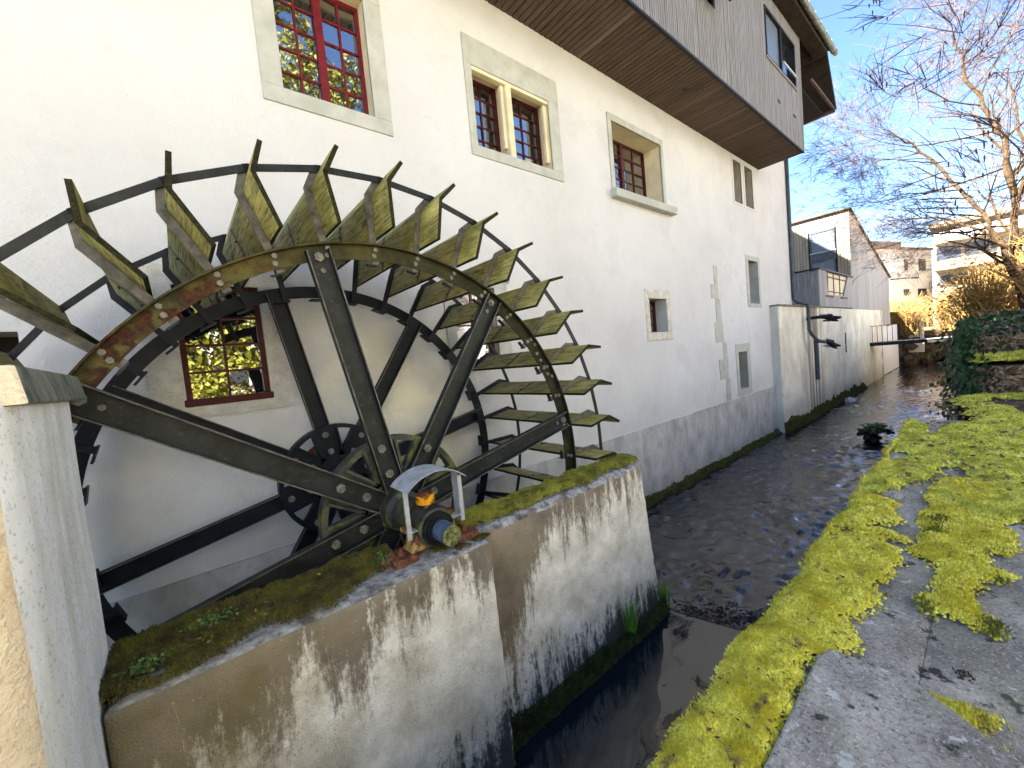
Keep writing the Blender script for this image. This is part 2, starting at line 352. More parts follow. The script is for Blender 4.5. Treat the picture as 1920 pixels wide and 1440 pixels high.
# ------------------------------------------------------------------ mesh helpers
class MB:
    def __init__(s): s.v = []; s.f = []
    def poly(s, pts):
        i = len(s.v); s.v += [tuple(p) for p in pts]; s.f.append(tuple(range(i, i + len(pts)))); return s
    def hexa(s, a, b):      # two quads a (bottom) and b (top), same order
        i = len(s.v); s.v += [tuple(p) for p in a] + [tuple(p) for p in b]; k = len(a)
        s.f.append(tuple(i + j for j in reversed(range(k)))); s.f.append(tuple(i + k + j for j in range(k)))
        for j in range(k): s.f.append((i + j, i + (j + 1) % k, i + k + (j + 1) % k, i + k + j))
        return s
    def box(s, x0, x1, y0, y1, z0, z1):
        return s.hexa([(x0, y0, z0), (x1, y0, z0), (x1, y1, z0), (x0, y1, z0)], [(x0, y0, z1), (x1, y0, z1), (x1, y1, z1), (x0, y1, z1)])
    def prism_y(s, pts, y0, y1):     # pts (x,z) counter clockwise seen from -Y
        return s.hexa([(x, y1, z) for x, z in pts], [(x, y0, z) for x, z in pts])
    def prism_z(s, pts, z0, z1):
        return s.hexa([(x, y, z0) for x, y in pts], [(x, y, z1) for x, y in pts])
    def tube(s, path, rad, k=8, cap=True):
        path = [Vector(p) for p in path]; n = len(path)
        if not hasattr(rad, '__len__'): rad = [rad] * n
        i0 = len(s.v); up = None
        for i, p in enumerate(path):
            d = (path[min(i + 1, n - 1)] - path[max(i - 1, 0)])
            if d.length < 1e-9: d = Vector((0, 0, 1))
            d.normalize()
            if up is None:
                up = Vector((0, 0, 1)) if abs(d.z) < .9 else Vector((1, 0, 0))
            a = d.cross(up); a.normalize(); b = a.cross(d); up = b
            for j in range(k):
                t = 2 * math.pi * j / k
                s.v.append(tuple(p + (a * math.cos(t) + b * math.sin(t)) * rad[i]))
        for i in range(n - 1):
            for j in range(k):
                s.f.append((i0 + i * k + j, i0 + i * k + (j + 1) % k, i0 + (i + 1) * k + (j + 1) % k, i0 + (i + 1) * k + j))
        if cap:
            s.f.append(tuple(i0 + j for j in reversed(range(k)))); s.f.append(tuple(i0 + (n - 1) * k + j for j in range(k)))
        return s
    def cyl_y(s, x, z, r, y0, y1, k=24): return s.tube([(x, y0, z), (x, y1, z)], r, k)
    def ring_y(s, x, z, ri, ro, y0, y1, k=64, a0=0, a1=360):
        full = (a1 - a0) >= 360; m = k if full else k + 1; i0 = len(s.v)
        for j in range(m):
            t = R(a0 + (a1 - a0) * j / k); c, q = math.cos(t), math.sin(t)
            for rr, yy in ((ri, y0), (ro, y0), (ro, y1), (ri, y1)): s.v.append((x + rr * c, yy, z + rr * q))
        for j in range(k):
            a = i0 + 4 * j; b = i0 + 4 * ((j + 1) % m)
            for e in range(4): s.f.append((a + e, a + (e + 1) % 4, b + (e + 1) % 4, b + e))
        if not full:
            s.f.append((i0, i0 + 1, i0 + 2, i0 + 3)); e = i0 + 4 * k; s.f.append((e + 3, e + 2, e + 1, e))
        return s
    def mesh(s, name, mat, fix=True):
        me = bpy.data.meshes.new(name); me.from_pydata(s.v, [], s.f)
        for m in (mat if isinstance(mat, (list, tuple)) else [mat]): me.materials.append(MATS[m])
        if fix:
            bm = bmesh.new(); bm.from_mesh(me); bmesh.ops.recalc_face_normals(bm, faces=bm.faces); bm.to_mesh(me); bm.free()
        return me
    def build(s, name, mat, parent=None, bevel=0.0, smooth=False, fix=True):
        me = s.mesh(name, mat, fix)
        o = link(name, me, parent)
        if bevel:
            b = o.modifiers.new("bevel", 'BEVEL'); b.width = bevel; b.segments = 2; b.limit_method = 'ANGLE'; b.angle_limit = R(40)
        if smooth: shade(me)
        return o
def shade(me, ang=40):
    for p in me.polygons: p.use_smooth = True
    try: me.set_sharp_from_angle(angle=R(ang))
    except Exception: pass
def link(name, data, parent=None):
    o = bpy.data.objects.new(name, data); COL.objects.link(o)
    if parent: o.parent = parent
    return o
def tag(o, label=None, cat=None, group=None, kind=None):
    if label: o["label"] = label
    if cat: o["category"] = cat
    if group: o["group"] = group
    if kind: o["kind"] = kind
    return o
def thing(name, label, cat, loc=(0, 0, 0), group=None):
    o = bpy.data.objects.new(name, None); COL.objects.link(o); o.empty_display_size = 0.2
    return tag(o, label, cat, group)
def np_mesh(name, V, F, mat, parent=None):          # F: (n,3) or (n,4) int array
    me = bpy.data.meshes.new(name)
    V = np.asarray(V, np.float32); F = np.asarray(F, np.int32); n, k = F.shape
    me.vertices.add(len(V)); me.vertices.foreach_set("co", V.ravel())
    me.loops.add(n * k); me.loops.foreach_set("vertex_index", F.ravel())
    me.polygons.add(n); me.polygons.foreach_set("loop_start", np.arange(0, n * k, k, dtype=np.int32))
    me.polygons.foreach_set("loop_total", np.full(n, k, dtype=np.int32))
    me.update(calc_edges=True); me.validate()
    me.materials.append(MATS[mat])
    return link(name, me, parent)

def tufts(P, h, wdt, lean=0.5, up=None):
    """little three-sided spikes at points P (n,3): returns V, F"""
    n = len(P); h = np.broadcast_to(h, (n,)) * RNG.uniform(.6, 1.35, n); wd = np.broadcast_to(wdt, (n,)) * RNG.uniform(.7, 1.3, n)
    a0 = RNG.uniform(0, 2 * np.pi, n)
    V = np.zeros((n, 4, 3))
    for j in range(3):
        a = a0 + j * 2 * np.pi / 3
        V[:, j, 0] = P[:, 0] + np.cos(a) * wd; V[:, j, 1] = P[:, 1] + np.sin(a) * wd; V[:, j, 2] = P[:, 2] - h * .15
    la = RNG.uniform(0, 2 * np.pi, n); ll = RNG.uniform(0, lean, n) * h
    V[:, 3, 0] = P[:, 0] + np.cos(la) * ll; V[:, 3, 1] = P[:, 1] + np.sin(la) * ll; V[:, 3, 2] = P[:, 2] + h
    if up is not None:
        V[:, 3] = P + up * h[:, None] + RNG.normal(0, lean * .5, (n, 3)) * h[:, None]
    b = np.arange(n)[:, None] * 4
    F = np.concatenate([b + np.array([[0, 1, 3]]), b + np.array([[1, 2, 3]]), b + np.array([[2, 0, 3]])])
    return V.reshape(-1, 3), F
def leaves(P, size, nrm=None, flat=0.6, asp=0.65):
    n = len(P); s = np.broadcast_to(size, (n,)) * RNG.uniform(.6, 1.4, n)
    d = RNG.normal(0, 1, (n, 3)); d /= np.linalg.norm(d, axis=1)[:, None]
    q = RNG.normal(0, 1, (n, 3))
    if nrm is not None:
        q = np.cross(np.asarray(nrm, float) + RNG.normal(0, flat, (n, 3)), d)
        d = np.cross(q, np.asarray(nrm, float) + RNG.normal(0, flat * .4, (n, 3)))
        d /= np.linalg.norm(d, axis=1)[:, None] + 1e-9
    e = np.cross(d, q); e = q - d * (q * d).sum(1)[:, None]; e /= np.linalg.norm(e, axis=1)[:, None] + 1e-9
    V = np.stack([P - d * s[:, None] * .5, P + e * s[:, None] * .5 * asp, P + d * s[:, None] * .5, P - e * s[:, None] * .5 * asp], 1)
    F = np.arange(n * 4).reshape(n, 4)
    return V.reshape(-1, 3), F
def fnoise(x, y, sc, seed=0):
    """cheap smooth 2d noise, numpy"""
    r = np.random.default_rng(seed); T = r.random((64, 64))
    x = np.asarray(x) * sc + 17.3; y = np.asarray(y) * sc + 5.1
    xi = np.floor(x).astype(int); yi = np.floor(y).astype(int); fx = x - xi; fy = y - yi
    fx = fx * fx * (3 - 2 * fx); fy = fy * fy * (3 - 2 * fy)
    g = lambda a, b: T[a % 64, b % 64]
    return (g(xi, yi) * (1 - fx) + g(xi + 1, yi) * fx) * (1 - fy) + (g(xi, yi + 1) * (1 - fx) + g(xi + 1, yi + 1) * fx) * fy
def fbm(x, y, sc, seed=0, o=4):
    t = 0; a = .5
    for i in range(o): t = t + a * fnoise(x, y, sc * 2 ** i, seed + i); a *= .5
    return t / (1 - .5 ** o)
def in_poly(x, y, poly):
    x = np.asarray(x); y = np.asarray(y); ins = np.zeros(x.shape, bool); n = len(poly); j = n - 1
    for i in range(n):
        xi, yi = poly[i]; xj, yj = poly[j]
        c = ((yi > y) != (yj > y)) & (x < (xj - xi) * (y - yi) / (yj - yi + 1e-12) + xi); ins ^= c; j = i
    return ins

# ------------------------------------------------------------------ dimensions
WALL = 5.0            # plane of the mill wall
SOF_Z = 5.62          # underside of the upper storey
CLAD_Y = 3.70
ZW = -3.46            # lower water level
ZP = -3.03            # pool beside the pier
Y1, Y2 = 3.086, 4.696  # planes of the two wheel rims
XC, ZC = 1.268, -1.100
RIM = 2.089

# ================================================================== THE SETTING
# stream: one sheet, a calm pool beside the pier falling over a low sill to the stream
def water():
    xs = np.concatenate([np.arange(-6, 1.6, .4), np.arange(1.6, 4, .08), np.arange(4, 16, .045), np.arange(16, 30, .09), np.arange(30, 70, .5)])
    ys = np.concatenate([np.arange(-1.0, .5, .25), np.arange(.5, 5.2, .045)])
    X, Yg = np.meshgrid(xs, ys, indexing='ij')
    t = np.clip((X - (4.0 + .22 * (2.4 - Yg).clip(-1, 3))) / .75, 0, 1); t = t * t * (3 - 2 * t)
    t = np.where(Yg > 2.75, 1.0, t)
    Z = ZP + (ZW - ZP) * t
    wx = X + .25 * fbm(X, Yg, 1.1, 101); wy = Yg + .25 * fbm(X, Yg, 1.1, 102)
    rip = .8 * fnoise(wx * 1.25 + wy * .5, wy - wx * .35, 3.8, 103) + .8 * fnoise(wx + wy * .4, wy * 1.2 - wx * .3, 7.4, 104) + .42 * fnoise(wx, wy, 11.5, 105) - 1.0
    sw = fbm(X, Yg, .7, 106)
    amp = (.016 + .095 * np.clip(sw - .25, 0, 1)) * t + .0065
    amp = amp * np.interp(X, [4, 12, 30], [1.0, .9, .45])
    Z = Z + rip * amp * 1.15 + .02 * t * (fnoise(X, Yg, .9, 107) - .5)
    n, m = X.shape
    V = np.stack([X, Yg, Z], -1).reshape(-1, 3)
    i, j = np.meshgrid(np.arange(n - 1), np.arange(m - 1), indexing='ij'); a = (i * m + j).ravel()
    F = np.stack([a, a + m, a + m + 1, a + 1], 1)
    o = np_mesh("stream", V, F, 'water'); shade(o.data, 180)
    tag(o, kind="structure")
water()
o = MB().box(-8, 75, -1.2, 5.5, -5.0, -4.4).build("stream_bed", 'debris'); tag(o, kind="structure")
o = MB().poly([(-90, -90, -1.62), (75, -90, -1.62), (75, -3.6, -1.62), (-90, -3.6, -1.62)]).build("yard", 'yard'); tag(o, kind="structure")
o = MB().poly([(-90, -3.6, -1.60), (75, -3.6, -1.60), (75, -0.9, -1.60), (-90, -0.9, -1.60)]).build("path", 'path'); tag(o, kind="structure")
o = MB().poly([(64, -400, -0.9), (900, -400, -0.9), (900, 500, -0.9), (64, 500, -0.9)]).build("ground", 'ground'); tag(o, kind="structure")
o = MB().poly([(19, 5.0, 0.95), (64, 5.0, 0.95), (64, 120, 0.95), (19, 120, 0.95)]).build("terrace_ground", 'path'); tag(o, kind="structure")

# ================================================================== MILL HOUSE
mill = thing("mill_house", "white rendered mill with grey timber upper storey overhanging the stream", "building", (8, WALL, ZW))
mill.location = (0, 0, 0)
# openings: x0,x1,z0,z1
OPN = dict(w1=(1.275, 2.31, 3.235, 4.66), w2l=(3.93, 4.60, 3.31, 4.50), w2r=(4.72, 5.58, 3.31, 4.50), w3=(7.44, 9.38, 3.31, 4.73),
           s1=(13.68, 14.28, 4.20, 5.46), s2=(14.56, 15.22, 4.20, 5.46), v1=(14.45, 15.25, 1.10, 2.48), v2=(13.25, 13.91, -1.57, -0.42),
           sq=(8.42, 9.18, 0.33, 1.10), lw=(0.07, 0.78, -0.15, 1.02), rw=(3.21, 3.96, 0.02, 1.15), dk=(-1.9, -0.915, 0.43, 0.60))
def wall_with_holes(x0, x1, z0, z1, holes, y):
    xs = sorted({x0, x1, *[h[0] for h in holes], *[h[1] for h in holes]}); zs = sorted({z0, z1, *[h[2] for h in holes], *[h[3] for h in holes]})
    b = MB()
    for i in range(len(xs) - 1):
        for j in range(len(zs) - 1):
            cx, cz = (xs[i] + xs[i + 1]) / 2, (zs[j] + zs[j + 1]) / 2
            if any(h[0] < cx < h[1] and h[2] < cz < h[3] for h in holes): continue
            b.poly([(xs[i], y, zs[j]), (xs[i + 1], y, zs[j]), (xs[i + 1], y, zs[j + 1]), (xs[i], y, zs[j + 1])])
    return b
b = wall_with_holes(-24, 18.75, -4.2, 9.2, list(OPN.values()), WALL)
b.poly([(18.75, WALL, -4.2), (18.75, 23, -4.2), (18.75, 23, 9.2), (18.75, WALL, 9.2)])
b.poly([(-24, WALL, -4.2), (-24, WALL, 9.2), (-24, 23, 9.2), (-24, 23, -4.2)])
b.poly([(-24, 23, -4.2), (-24, 23, 9.2), (18.75, 23, 9.2), (18.75, 23, -4.2)])
b.poly([(17.6, 3.6, 9.2), (17.6, 23, 9.2), (17.6, 14.2, 18.9)])
b.build("wall", 'render', mill, fix=False)
MB().box(-24, 18.8, WALL - .032, WALL + .1, -4.2, -1.79).build("plinth", 'plinth', mill)
# quoin patches left grey in the render
for x0, x1, z0, z1 in [(11.89, 12.10, 1.58, 2.11), (11.63, 12.09, 1.19, 1.575), (11.90, 12.20, 0.517, 1.186), (11.75, 12.26, -0.05, 0.513),
                       (12.20, 12.42, -0.54, -0.054), (11.87, 12.45, -1.13, -0.545), (12.25, 12.56, -1.785, -1.134)]:
    j = lambda: random.uniform(-.03, .03)
    MB().prism_y([(x0 + j(), z0), (x1 + j(), z0), (x1 + j(), z1), (x0 + j(), z1)], WALL - .012, WALL + .01).build("quoin", 'stone', mill)

def frame_rect(b, x0, x1, z0, z1, l, r_, bo, t, y0, y1):
    """flat surround: four butting pieces around an opening"""
    if bo: b.box(x0 - l, x1 + r_, y0, y1, z0 - bo, z0)
    if t: b.box(x0 - l, x1 + r_, y0, y1, z1, z1 + t)
    if l: b.box(x0 - l, x0, y0, y1, z0, z1)
    if r_: b.box(x1, x1 + r_, y0, y1, z0, z1)
def make_window(key, label, depth, cols, rows, frame='red', reveal='reveal', fw=.045, bar=.022, leaf=0, glass='glass', sill_h=0.0):
    x0, x1, z0, z1 = OPN[key]
    t = link("window", None, mill); t["label"] = label
    b = MB(); e = .0
    Y0, Y = WALL, WALL + depth
    b.poly([(x0, Y0, z0), (x0, Y, z0), (x0, Y, z1), (x0, Y0, z1)]); b.poly([(x1, Y0, z0), (x1, Y0, z1), (x1, Y, z1), (x1, Y, z0)])
    b.poly([(x0, Y0, z1), (x0, Y, z1), (x1, Y, z1), (x1, Y0, z1)]); b.poly([(x0, Y0, z0), (x1, Y0, z0), (x1, Y, z0), (x0, Y, z0)])
    b.build("reveal", reveal, t, fix=False)
    if cols == 0:
        MB().poly([(x0, Y, z0), (x1, Y, z0), (x1, Y, z1), (x0, Y, z1)]).build("backing", 'dark', t, fix=False); return t
    f = MB(); yf = Y - .06
    frame_rect(f, x0 + fw, x1 - fw, z0 + fw, z1 - fw, fw, fw, fw, fw, yf, Y + .02)
    w = x1 - x0 - 2 * fw; h = z1 - z0 - 2 * fw
    if leaf:      # double leaf: central stile
        f.box((x0 + x1) / 2 - .045, (x0 + x1) / 2 + .045, yf - .012, Y + .01, z0 + fw, z1 - fw)
    segs = []
    if leaf:
        a0, a1 = x0 + fw, (x0 + x1) / 2 - .045; c0, c1 = (x0 + x1) / 2 + .045, x1 - fw; k = cols // 2
        for (p, q) in ((a0, a1), (c0, c1)):
            for i in range(k): segs.append((p + (q - p) * i / k, p + (q - p) * (i + 1) / k))
            for i in range(1, k): f.box(p + (q - p) * i / k - bar / 2, p + (q - p) * i / k + bar / 2, yf + .012, Y - .012, z0 + fw, z1 - fw)
    else:
        for i in range(cols): segs.append((x0 + fw + w * i / cols, x0 + fw + w * (i + 1) / cols))
        for i in range(1, cols): f.box(x0 + fw + w * i / cols - bar / 2, x0 + fw + w * i / cols + bar / 2, yf + .012, Y - .012, z0 + fw, z1 - fw)
    for (p, q) in segs:
        for i in range(1, rows):
            zz = z0 + fw + h * i / rows
            f.box(p, q, yf + .015, Y - .014, zz - bar / 2, zz + bar / 2)
    f.build("frame", frame, t)
    for (p, q) in segs:
        for i in range(rows):
            ra = random.uniform(-.006, .006); rb = random.uniform(-.006, .006)
            za, zb = z0 + fw + h * i / rows, z0 + fw + h * (i + 1) / rows
            yy = Y - .028
            MB().poly([(p, yy + ra, za), (q, yy - ra, za), (q, yy - ra + rb, zb), (p, yy + ra + rb, zb)]).build("pane", glass, t, fix=False)
    return t
S = 'stone'
W = make_window('w1', "red framed casement window above the left half of the wheel", .22, 4, 5, leaf=1)
b = MB(); frame_rect(b, *OPN['w1'], .21, .225, .18, .25, WALL - .02, WALL + .02); b.build("surround", S, W, 0.006)
W2 = make_window('w2l', "left light of the mullioned double window", .30, 2, 5, fw=.05, frame='maroon')
b = MB(); frame_rect(b, 3.93, 5.58, 3.31, 4.50, .13, .26, .16, .42, WALL - .02, WALL + .02); b.build("surround", S, W2, 0.006)
b = MB()      # stepped hood moulding of the double window
b.box(3.933, 5.577, WALL - .008, WALL + .10, 4.44, 4.497)
b.box(3.93, 5.58, WALL - .006, WALL + .03, 4.50, 4.58)
b.box(5.50, 5.577, WALL + .04, WALL + .11, 3.45, 4.44)
b.box(4.53, 4.597, WALL + .04, WALL + .11, 3.45, 4.44)
b.build("moulding", 'reveal', W2, 0.008)
MB().box(4.603, 4.717, WALL - .012, WALL + .29, 3.312, 4.498).build("mullion", 'reveal', W2, 0.015)
make_window('w2r', "right light of the mullioned double window", .30, 2, 5, fw=.05, frame='maroon')
W3 = make_window('w3', "deep set red lattice window with projecting stone sill", .48, 4, 5, frame='maroon', leaf=1, bar=.03)
b = MB(); frame_rect(b, *OPN['w3'], .12, .11, .0, .14, WALL - .03, WALL + .02); b.build("surround", S, W3, 0.006)
MB().box(7.27, 9.74, WALL - .16, WALL + .05, 3.13, 3.30).build("sill", S, W3, 0.015)
for k, nm in (('s1', "left"), ('s2', "right")):
    t = make_window(k, nm + " of the twin narrow slots under the timber storey", .35, 0, 0, reveal='reveal_grey')
    b = MB(); frame_rect(b, *OPN[k], .10, .10, .07, .07, WALL - .012, WALL + .02); b.build("surround", 'render', t)
t = make_window('v1', "upper slit window near the mill's far corner", .35, 1, 1, frame='stone', reveal='stone', fw=.06)
b = MB(); frame_rect(b, *OPN['v1'], .22, .17, .12, .16, WALL - .015, WALL + .02); b.build("surround", S, t, 0.008)
t = make_window('v2', "lower slit window just above the cement plinth", .4, 0, 0, reveal='reveal_grey')
b = MB(); frame_rect(b, *OPN['v2'], .20, .27, .20, .26, WALL - .015, WALL + .02); b.build("surround", S, t, 0.008)
t = make_window('sq', "small square barred window in rough stone surround", .35, 3, 4, frame='maroon', reveal='stone', fw=.05, bar=.03)
b = MB(); frame_rect(b, *OPN['sq'], .17, .20, .20, .22, WALL - .02, WALL + .02)
b.build("surround", 'rough_stone', t, 0.02)
# lower window behind the wheel, rough rounded surround
t = make_window('lw', "low red framed window behind the left of the wheel", .09, 2, 4, frame='maroon', fw=.05)
def rounded(x0, x1, z0, z1, r=.12, n=6, jit=.008):
    pts = []
    for cx, cz, a in ((x1 - r, z0 + r, -90), (x1 - r, z1 - r, 0), (x0 + r, z1 - r, 90), (x0 + r, z0 + r, 180)):
        for i in range(n + 1):
            q = R(a + 90 * i / n); pts.append((cx + r * math.cos(q) + random.uniform(-jit, jit), cz + r * math.sin(q) + random.uniform(-jit, jit)))
    return pts
def surround_round(key, x0, x1, z0, z1, parent, mat, r=.12):
    a0, a1, c0, c1 = OPN[key]
    out = rounded(x0, x1, z0, z1, r); k = len(out)
    # inner loop with matching count: project outer points to the opening rectangle
    cx, cz = (a0 + a1) / 2, (c0 + c1) / 2; inn = []
    for x, z in out:
        dx, dz = x - cx, z - cz; s = min((a1 - a0) / 2 / max(abs(dx), 1e-6), (c1 - c0) / 2 / max(abs(dz), 1e-6)); inn.append((cx + dx * s, cz + dz * s))
    # force exact corners: nearest inner point to every corner
    for X, Z in ((a0, c0), (a1, c0), (a1, c1), (a0, c1)):
        i = min(range(k), key=lambda q: (inn[q][0] - X) ** 2 + (inn[q][1] - Z) ** 2); inn[i] = (X, Z)
    b = MB(); y = WALL - .018
    for i in range(k):
        j = (i + 1) % k
        b.poly([(out[i][0], y, out[i][1]), (out[j][0], y, out[j][1]), (inn[j][0], y, inn[j][1]), (inn[i][0], y, inn[i][1])])
        b.poly([(out[i][0], y, out[i][1]), (out[i][0], y + .04, out[i][1]), (out[j][0], y + .04, out[j][1]), (out[j][0], y, out[j][1])])
        b.poly([(inn[i][0], y, inn[i][1]), (inn[j][0], y, inn[j][1]), (inn[j][0], y + .04, inn[j][1]), (inn[i][0], y + .04, inn[i][1])])
    b.build("surround", mat, parent)
surround_round('lw', -.20, 1.03, -.27, 1.22, t, 'rough_stone')
MB().box(.05, .80, WALL - .035, WALL + .09, -.16, -.09).build("sill", 'maroon', t, 0.01)
t = make_window('rw', "red framed window seen between the wheel's upper paddles", .16, 2, 4, fw=.05)
b = MB(); frame_rect(b, *OPN['rw'], .17, .26, .13, .10, WALL - .02, WALL + .02); b.build("surround", S, t, 0.008)
MB().box(3.0, 4.28, WALL - .05, WALL + .02, 1.25, 1.31).build("drip_ledge", S, t, 0.005)
t = make_window('dk', "dark narrow opening at the far left", .4, 0, 0, reveal='reveal_grey')
# small vent hole and shaft opening in the wall behind the hub
b = MB(); b.cyl_y(XC, ZC, .36, WALL - .008, WALL + .02, 28); b.build("shaft_opening", 'rust', mill)

# --- overhanging timber storey
up = link("upper_storey", None, mill)
x = -4.0; pitch = .1235; W0 = pitch - .022
sb = MB().box(0, W0, CLAD_Y + .045, WALL + .02, SOF_Z, SOF_Z + .025).mesh("soffit_board", 'soffit')
while x < 15.86:
    o = link("soffit_board", sb, up); o.location = (x, 0, random.uniform(-.0025, .0025)); x += pitch
MB().box(-4, 15.85, CLAD_Y + .05, WALL + .02, SOF_Z + .03, SOF_Z + .05).build("soffit_backing", 'dark', up)
MB().box(-4, 15.86, CLAD_Y - .006, CLAD_Y + .045, SOF_Z - .015, SOF_Z + .03).build("drip_edge", 'black', up)
o = MB().box(9.28, 9.42, 4.25, 4.36, SOF_Z - .004, SOF_Z + .01).build("soffit_vent", 'black', up)
# cladding battens on the stream side, with openings for the two windows
CW = [(12.80, 15.30, 7.33, 8.62), (8.55, 9.72, 7.05, 8.40)]
x = 2.0; pitch = .074; wb = .054
full = MB().box(0, wb, CLAD_Y, CLAD_Y + .03, SOF_Z + .03, 9.28).mesh("batten", 'larch')
cache = {}
while x < 15.84:
    hole = next((h for h in CW if h[0] < x + wb / 2 < h[1]), None)
    if hole is None:
        o = link("batten", full, up); o.location = (x, random.uniform(-.003, .003), 0)
    else:
        for (a, c) in ((SOF_Z + .03, hole[2]), (hole[3], 9.28)):
            if (a, c) not in cache: cache[(a, c)] = MB().box(0, wb, CLAD_Y, CLAD_Y + .03, a, c).mesh("batten", 'larch')
            o = link("batten", cache[(a, c)], up); o.location = (x, random.uniform(-.003, .003), 0)
    x += pitch
b = MB()
b.box(-4, 15.80, CLAD_Y + .034, CLAD_Y + .05, SOF_Z + .03, 7.05); b.box(-4, 8.55, CLAD_Y + .034, CLAD_Y + .05, 7.05, 9.28)
b.box(9.72, 12.80, CLAD_Y + .034, CLAD_Y + .05, 7.05, 9.28); b.box(8.55, 9.72, CLAD_Y + .034, CLAD_Y + .05, 8.40, 9.28)
b.box(12.80, 15.80, CLAD_Y + .034, CLAD_Y + .05, 7.05, 7.33); b.box(12.8, 15.8, CLAD_Y + .034, CLAD_Y + .05, 8.62, 9.28)
b.box(-4, 2.0, CLAD_Y, CLAD_Y + .03, SOF_Z + .03, 9.28)
b.build("batten_backing", 'black', up)
MB().box(15.80, 15.87, CLAD_Y - .01, 12, SOF_Z + .0, 9.9).build("gable_cladding", 'larch', up)
# big corner window with sliding leaf
t = link("sliding_window", None, mill)
b = MB(); frame_rect(b, 12.86, 15.24, 7.39, 8.56, .06, .06, .06, .06, CLAD_Y - .02, CLAD_Y + .12); b.box(14.02, 14.10, CLAD_Y - .01, CLAD_Y + .10, 7.39, 8.56)
b.build("frame", 'black', t)
MB().poly([(12.86, CLAD_Y + .05, 7.39), (14.02, CLAD_Y + .05, 7.39), (14.02, CLAD_Y + .05, 8.56), (12.86, CLAD_Y + .05, 8.56)]).build("pane", 'glass_light', t, fix=False)
MB().poly([(14.10, CLAD_Y + .09, 7.39), (15.24, CLAD_Y + .09, 7.39), (15.24, CLAD_Y + .09, 8.56), (14.10, CLAD_Y + .09, 8.56)]).build("pane", 'glass', t, fix=False)
MB().box(14.12, 15.2, CLAD_Y - .05, CLAD_Y - .02, 7.62, 7.68).build("rail", 'galv', t)
MB().box(12.74, 15.36, CLAD_Y - .035, CLAD_Y + .0, 7.28, 7.325).build("sill", 'larch', t)
# top-hung window leaf standing open at the top of the picture
t = link("hinged_window", None, mill)
b = MB(); b.hexa([(8.62, CLAD_Y - .36, 6.98), (9.66, CLAD_Y - .36, 6.98), (9.66, CLAD_Y - .30, 6.98), (8.62, CLAD_Y - .30, 6.98)],
                 [(8.62, CLAD_Y - .04, 8.30), (9.66, CLAD_Y - .04, 8.30), (9.66, CLAD_Y + .02, 8.30), (8.62, CLAD_Y + .02, 8.30)])
b.build("leaf", 'black', t, 0.005)
MB().box(8.57, 9.70, CLAD_Y + .08, CLAD_Y + .1, 7.07, 8.38).build("pane", 'glass', t)
for xv, zv in ((13.62, 6.44), (15.0, 6.46)): MB().box(xv - .11, xv + .11, CLAD_Y - .012, CLAD_Y + .01, zv - .03, zv + .03).build("vent_slot", 'black', up)
# --- roof
rf = link("roof", None, mill)
b = MB()
b.hexa([(-25, 3.30, 9.22), (17.9, 3.30, 9.22), (17.9, 14.2, 19.2), (-25, 14.2, 19.2)], [(-25, 3.24, 9.36), (17.9, 3.24, 9.36), (17.9, 14.2, 19.4), (-25, 14.2, 19.4)])
b.hexa([(-25, 14.2, 19.2), (17.9, 14.2, 19.2), (17.9, 25, 9.3), (-25, 25, 9.3)], [(-25, 14.2, 19.4), (17.9, 14.2, 19.4), (17.9, 25.1, 9.4), (-25, 25.1, 9.4)])
b.build("roof_slope", 'roof', rf)
MB().box(-4, 17.6, 3.34, CLAD_Y, 9.05, 9.20).build("eave_board", 'dark_timber', rf)
b = MB(); b.prism_y([(15.87, 9.2), (18.0, 9.2), (18.0, 9.3), (15.87, 9.9)], 3.6, 12); b.build("verge_soffit", 'dark_timber', rf)
# steep apron of the gable end
b = MB(); b.hexa([(17.85, 3.42, 9.30), (18.85, 3.42, 7.72), (18.85, 8.5, 7.72), (17.85, 8.5, 9.30)], [(17.98, 3.42, 9.34), (18.98, 3.42, 7.78), (18.98, 8.5, 7.78), (17.98, 8.5, 9.34)])
b.build("gable_apron", 'dark_timber', rf)
MB().box(16.0, 18.86, 3.44, 3.50, 7.70, 7.78).build("apron_beam", 'soffit', rf)
MB().box(18.70, 18.84, 3.44, 8.5, 7.64, 7.72).build("apron_plate", 'soffit', rf)
MB().box(15.88, 18.72, 3.75, 8.4, 7.66, 7.70).build("apron_soffit", 'dark', rf)
b = MB(); b.tube([(-4, 3.24, 9.22), (18.12, 3.24, 9.22)], .085, 12); b.build("gutter", 'copper', rf, smooth=True)
for i in range(28): MB().ring_y(-3 + i * .76, 9.22, .084, .094, 3.2, 3.28, 4) if False else None
gb = MB().tube([(0, 3.24, 9.22), (.03, 3.24, 9.22)], .094, 12).mesh("gutter_bracket", 'copper')
for i in range(15):
    o = link("gutter_bracket", gb, rf); o.location = (9.2 + i * .62, 0, 0)
# downpipe at the mill corner
b = MB(); b.tube([(18.70, WALL - .065, 9.0), (18.70, WALL - .065, 1.32), (18.80, WALL - .16, 1.2), (19.0, 4.58, 1.08), (19.02, 4.56, .95), (19.02, 4.56, 0.1), (19.06, 4.5, -.1), (19.3, 4.36, -.36), (19.52, 4.2, -.45)], .062, 10)
dp = b.build("downpipe", 'pipe', mill, smooth=True)

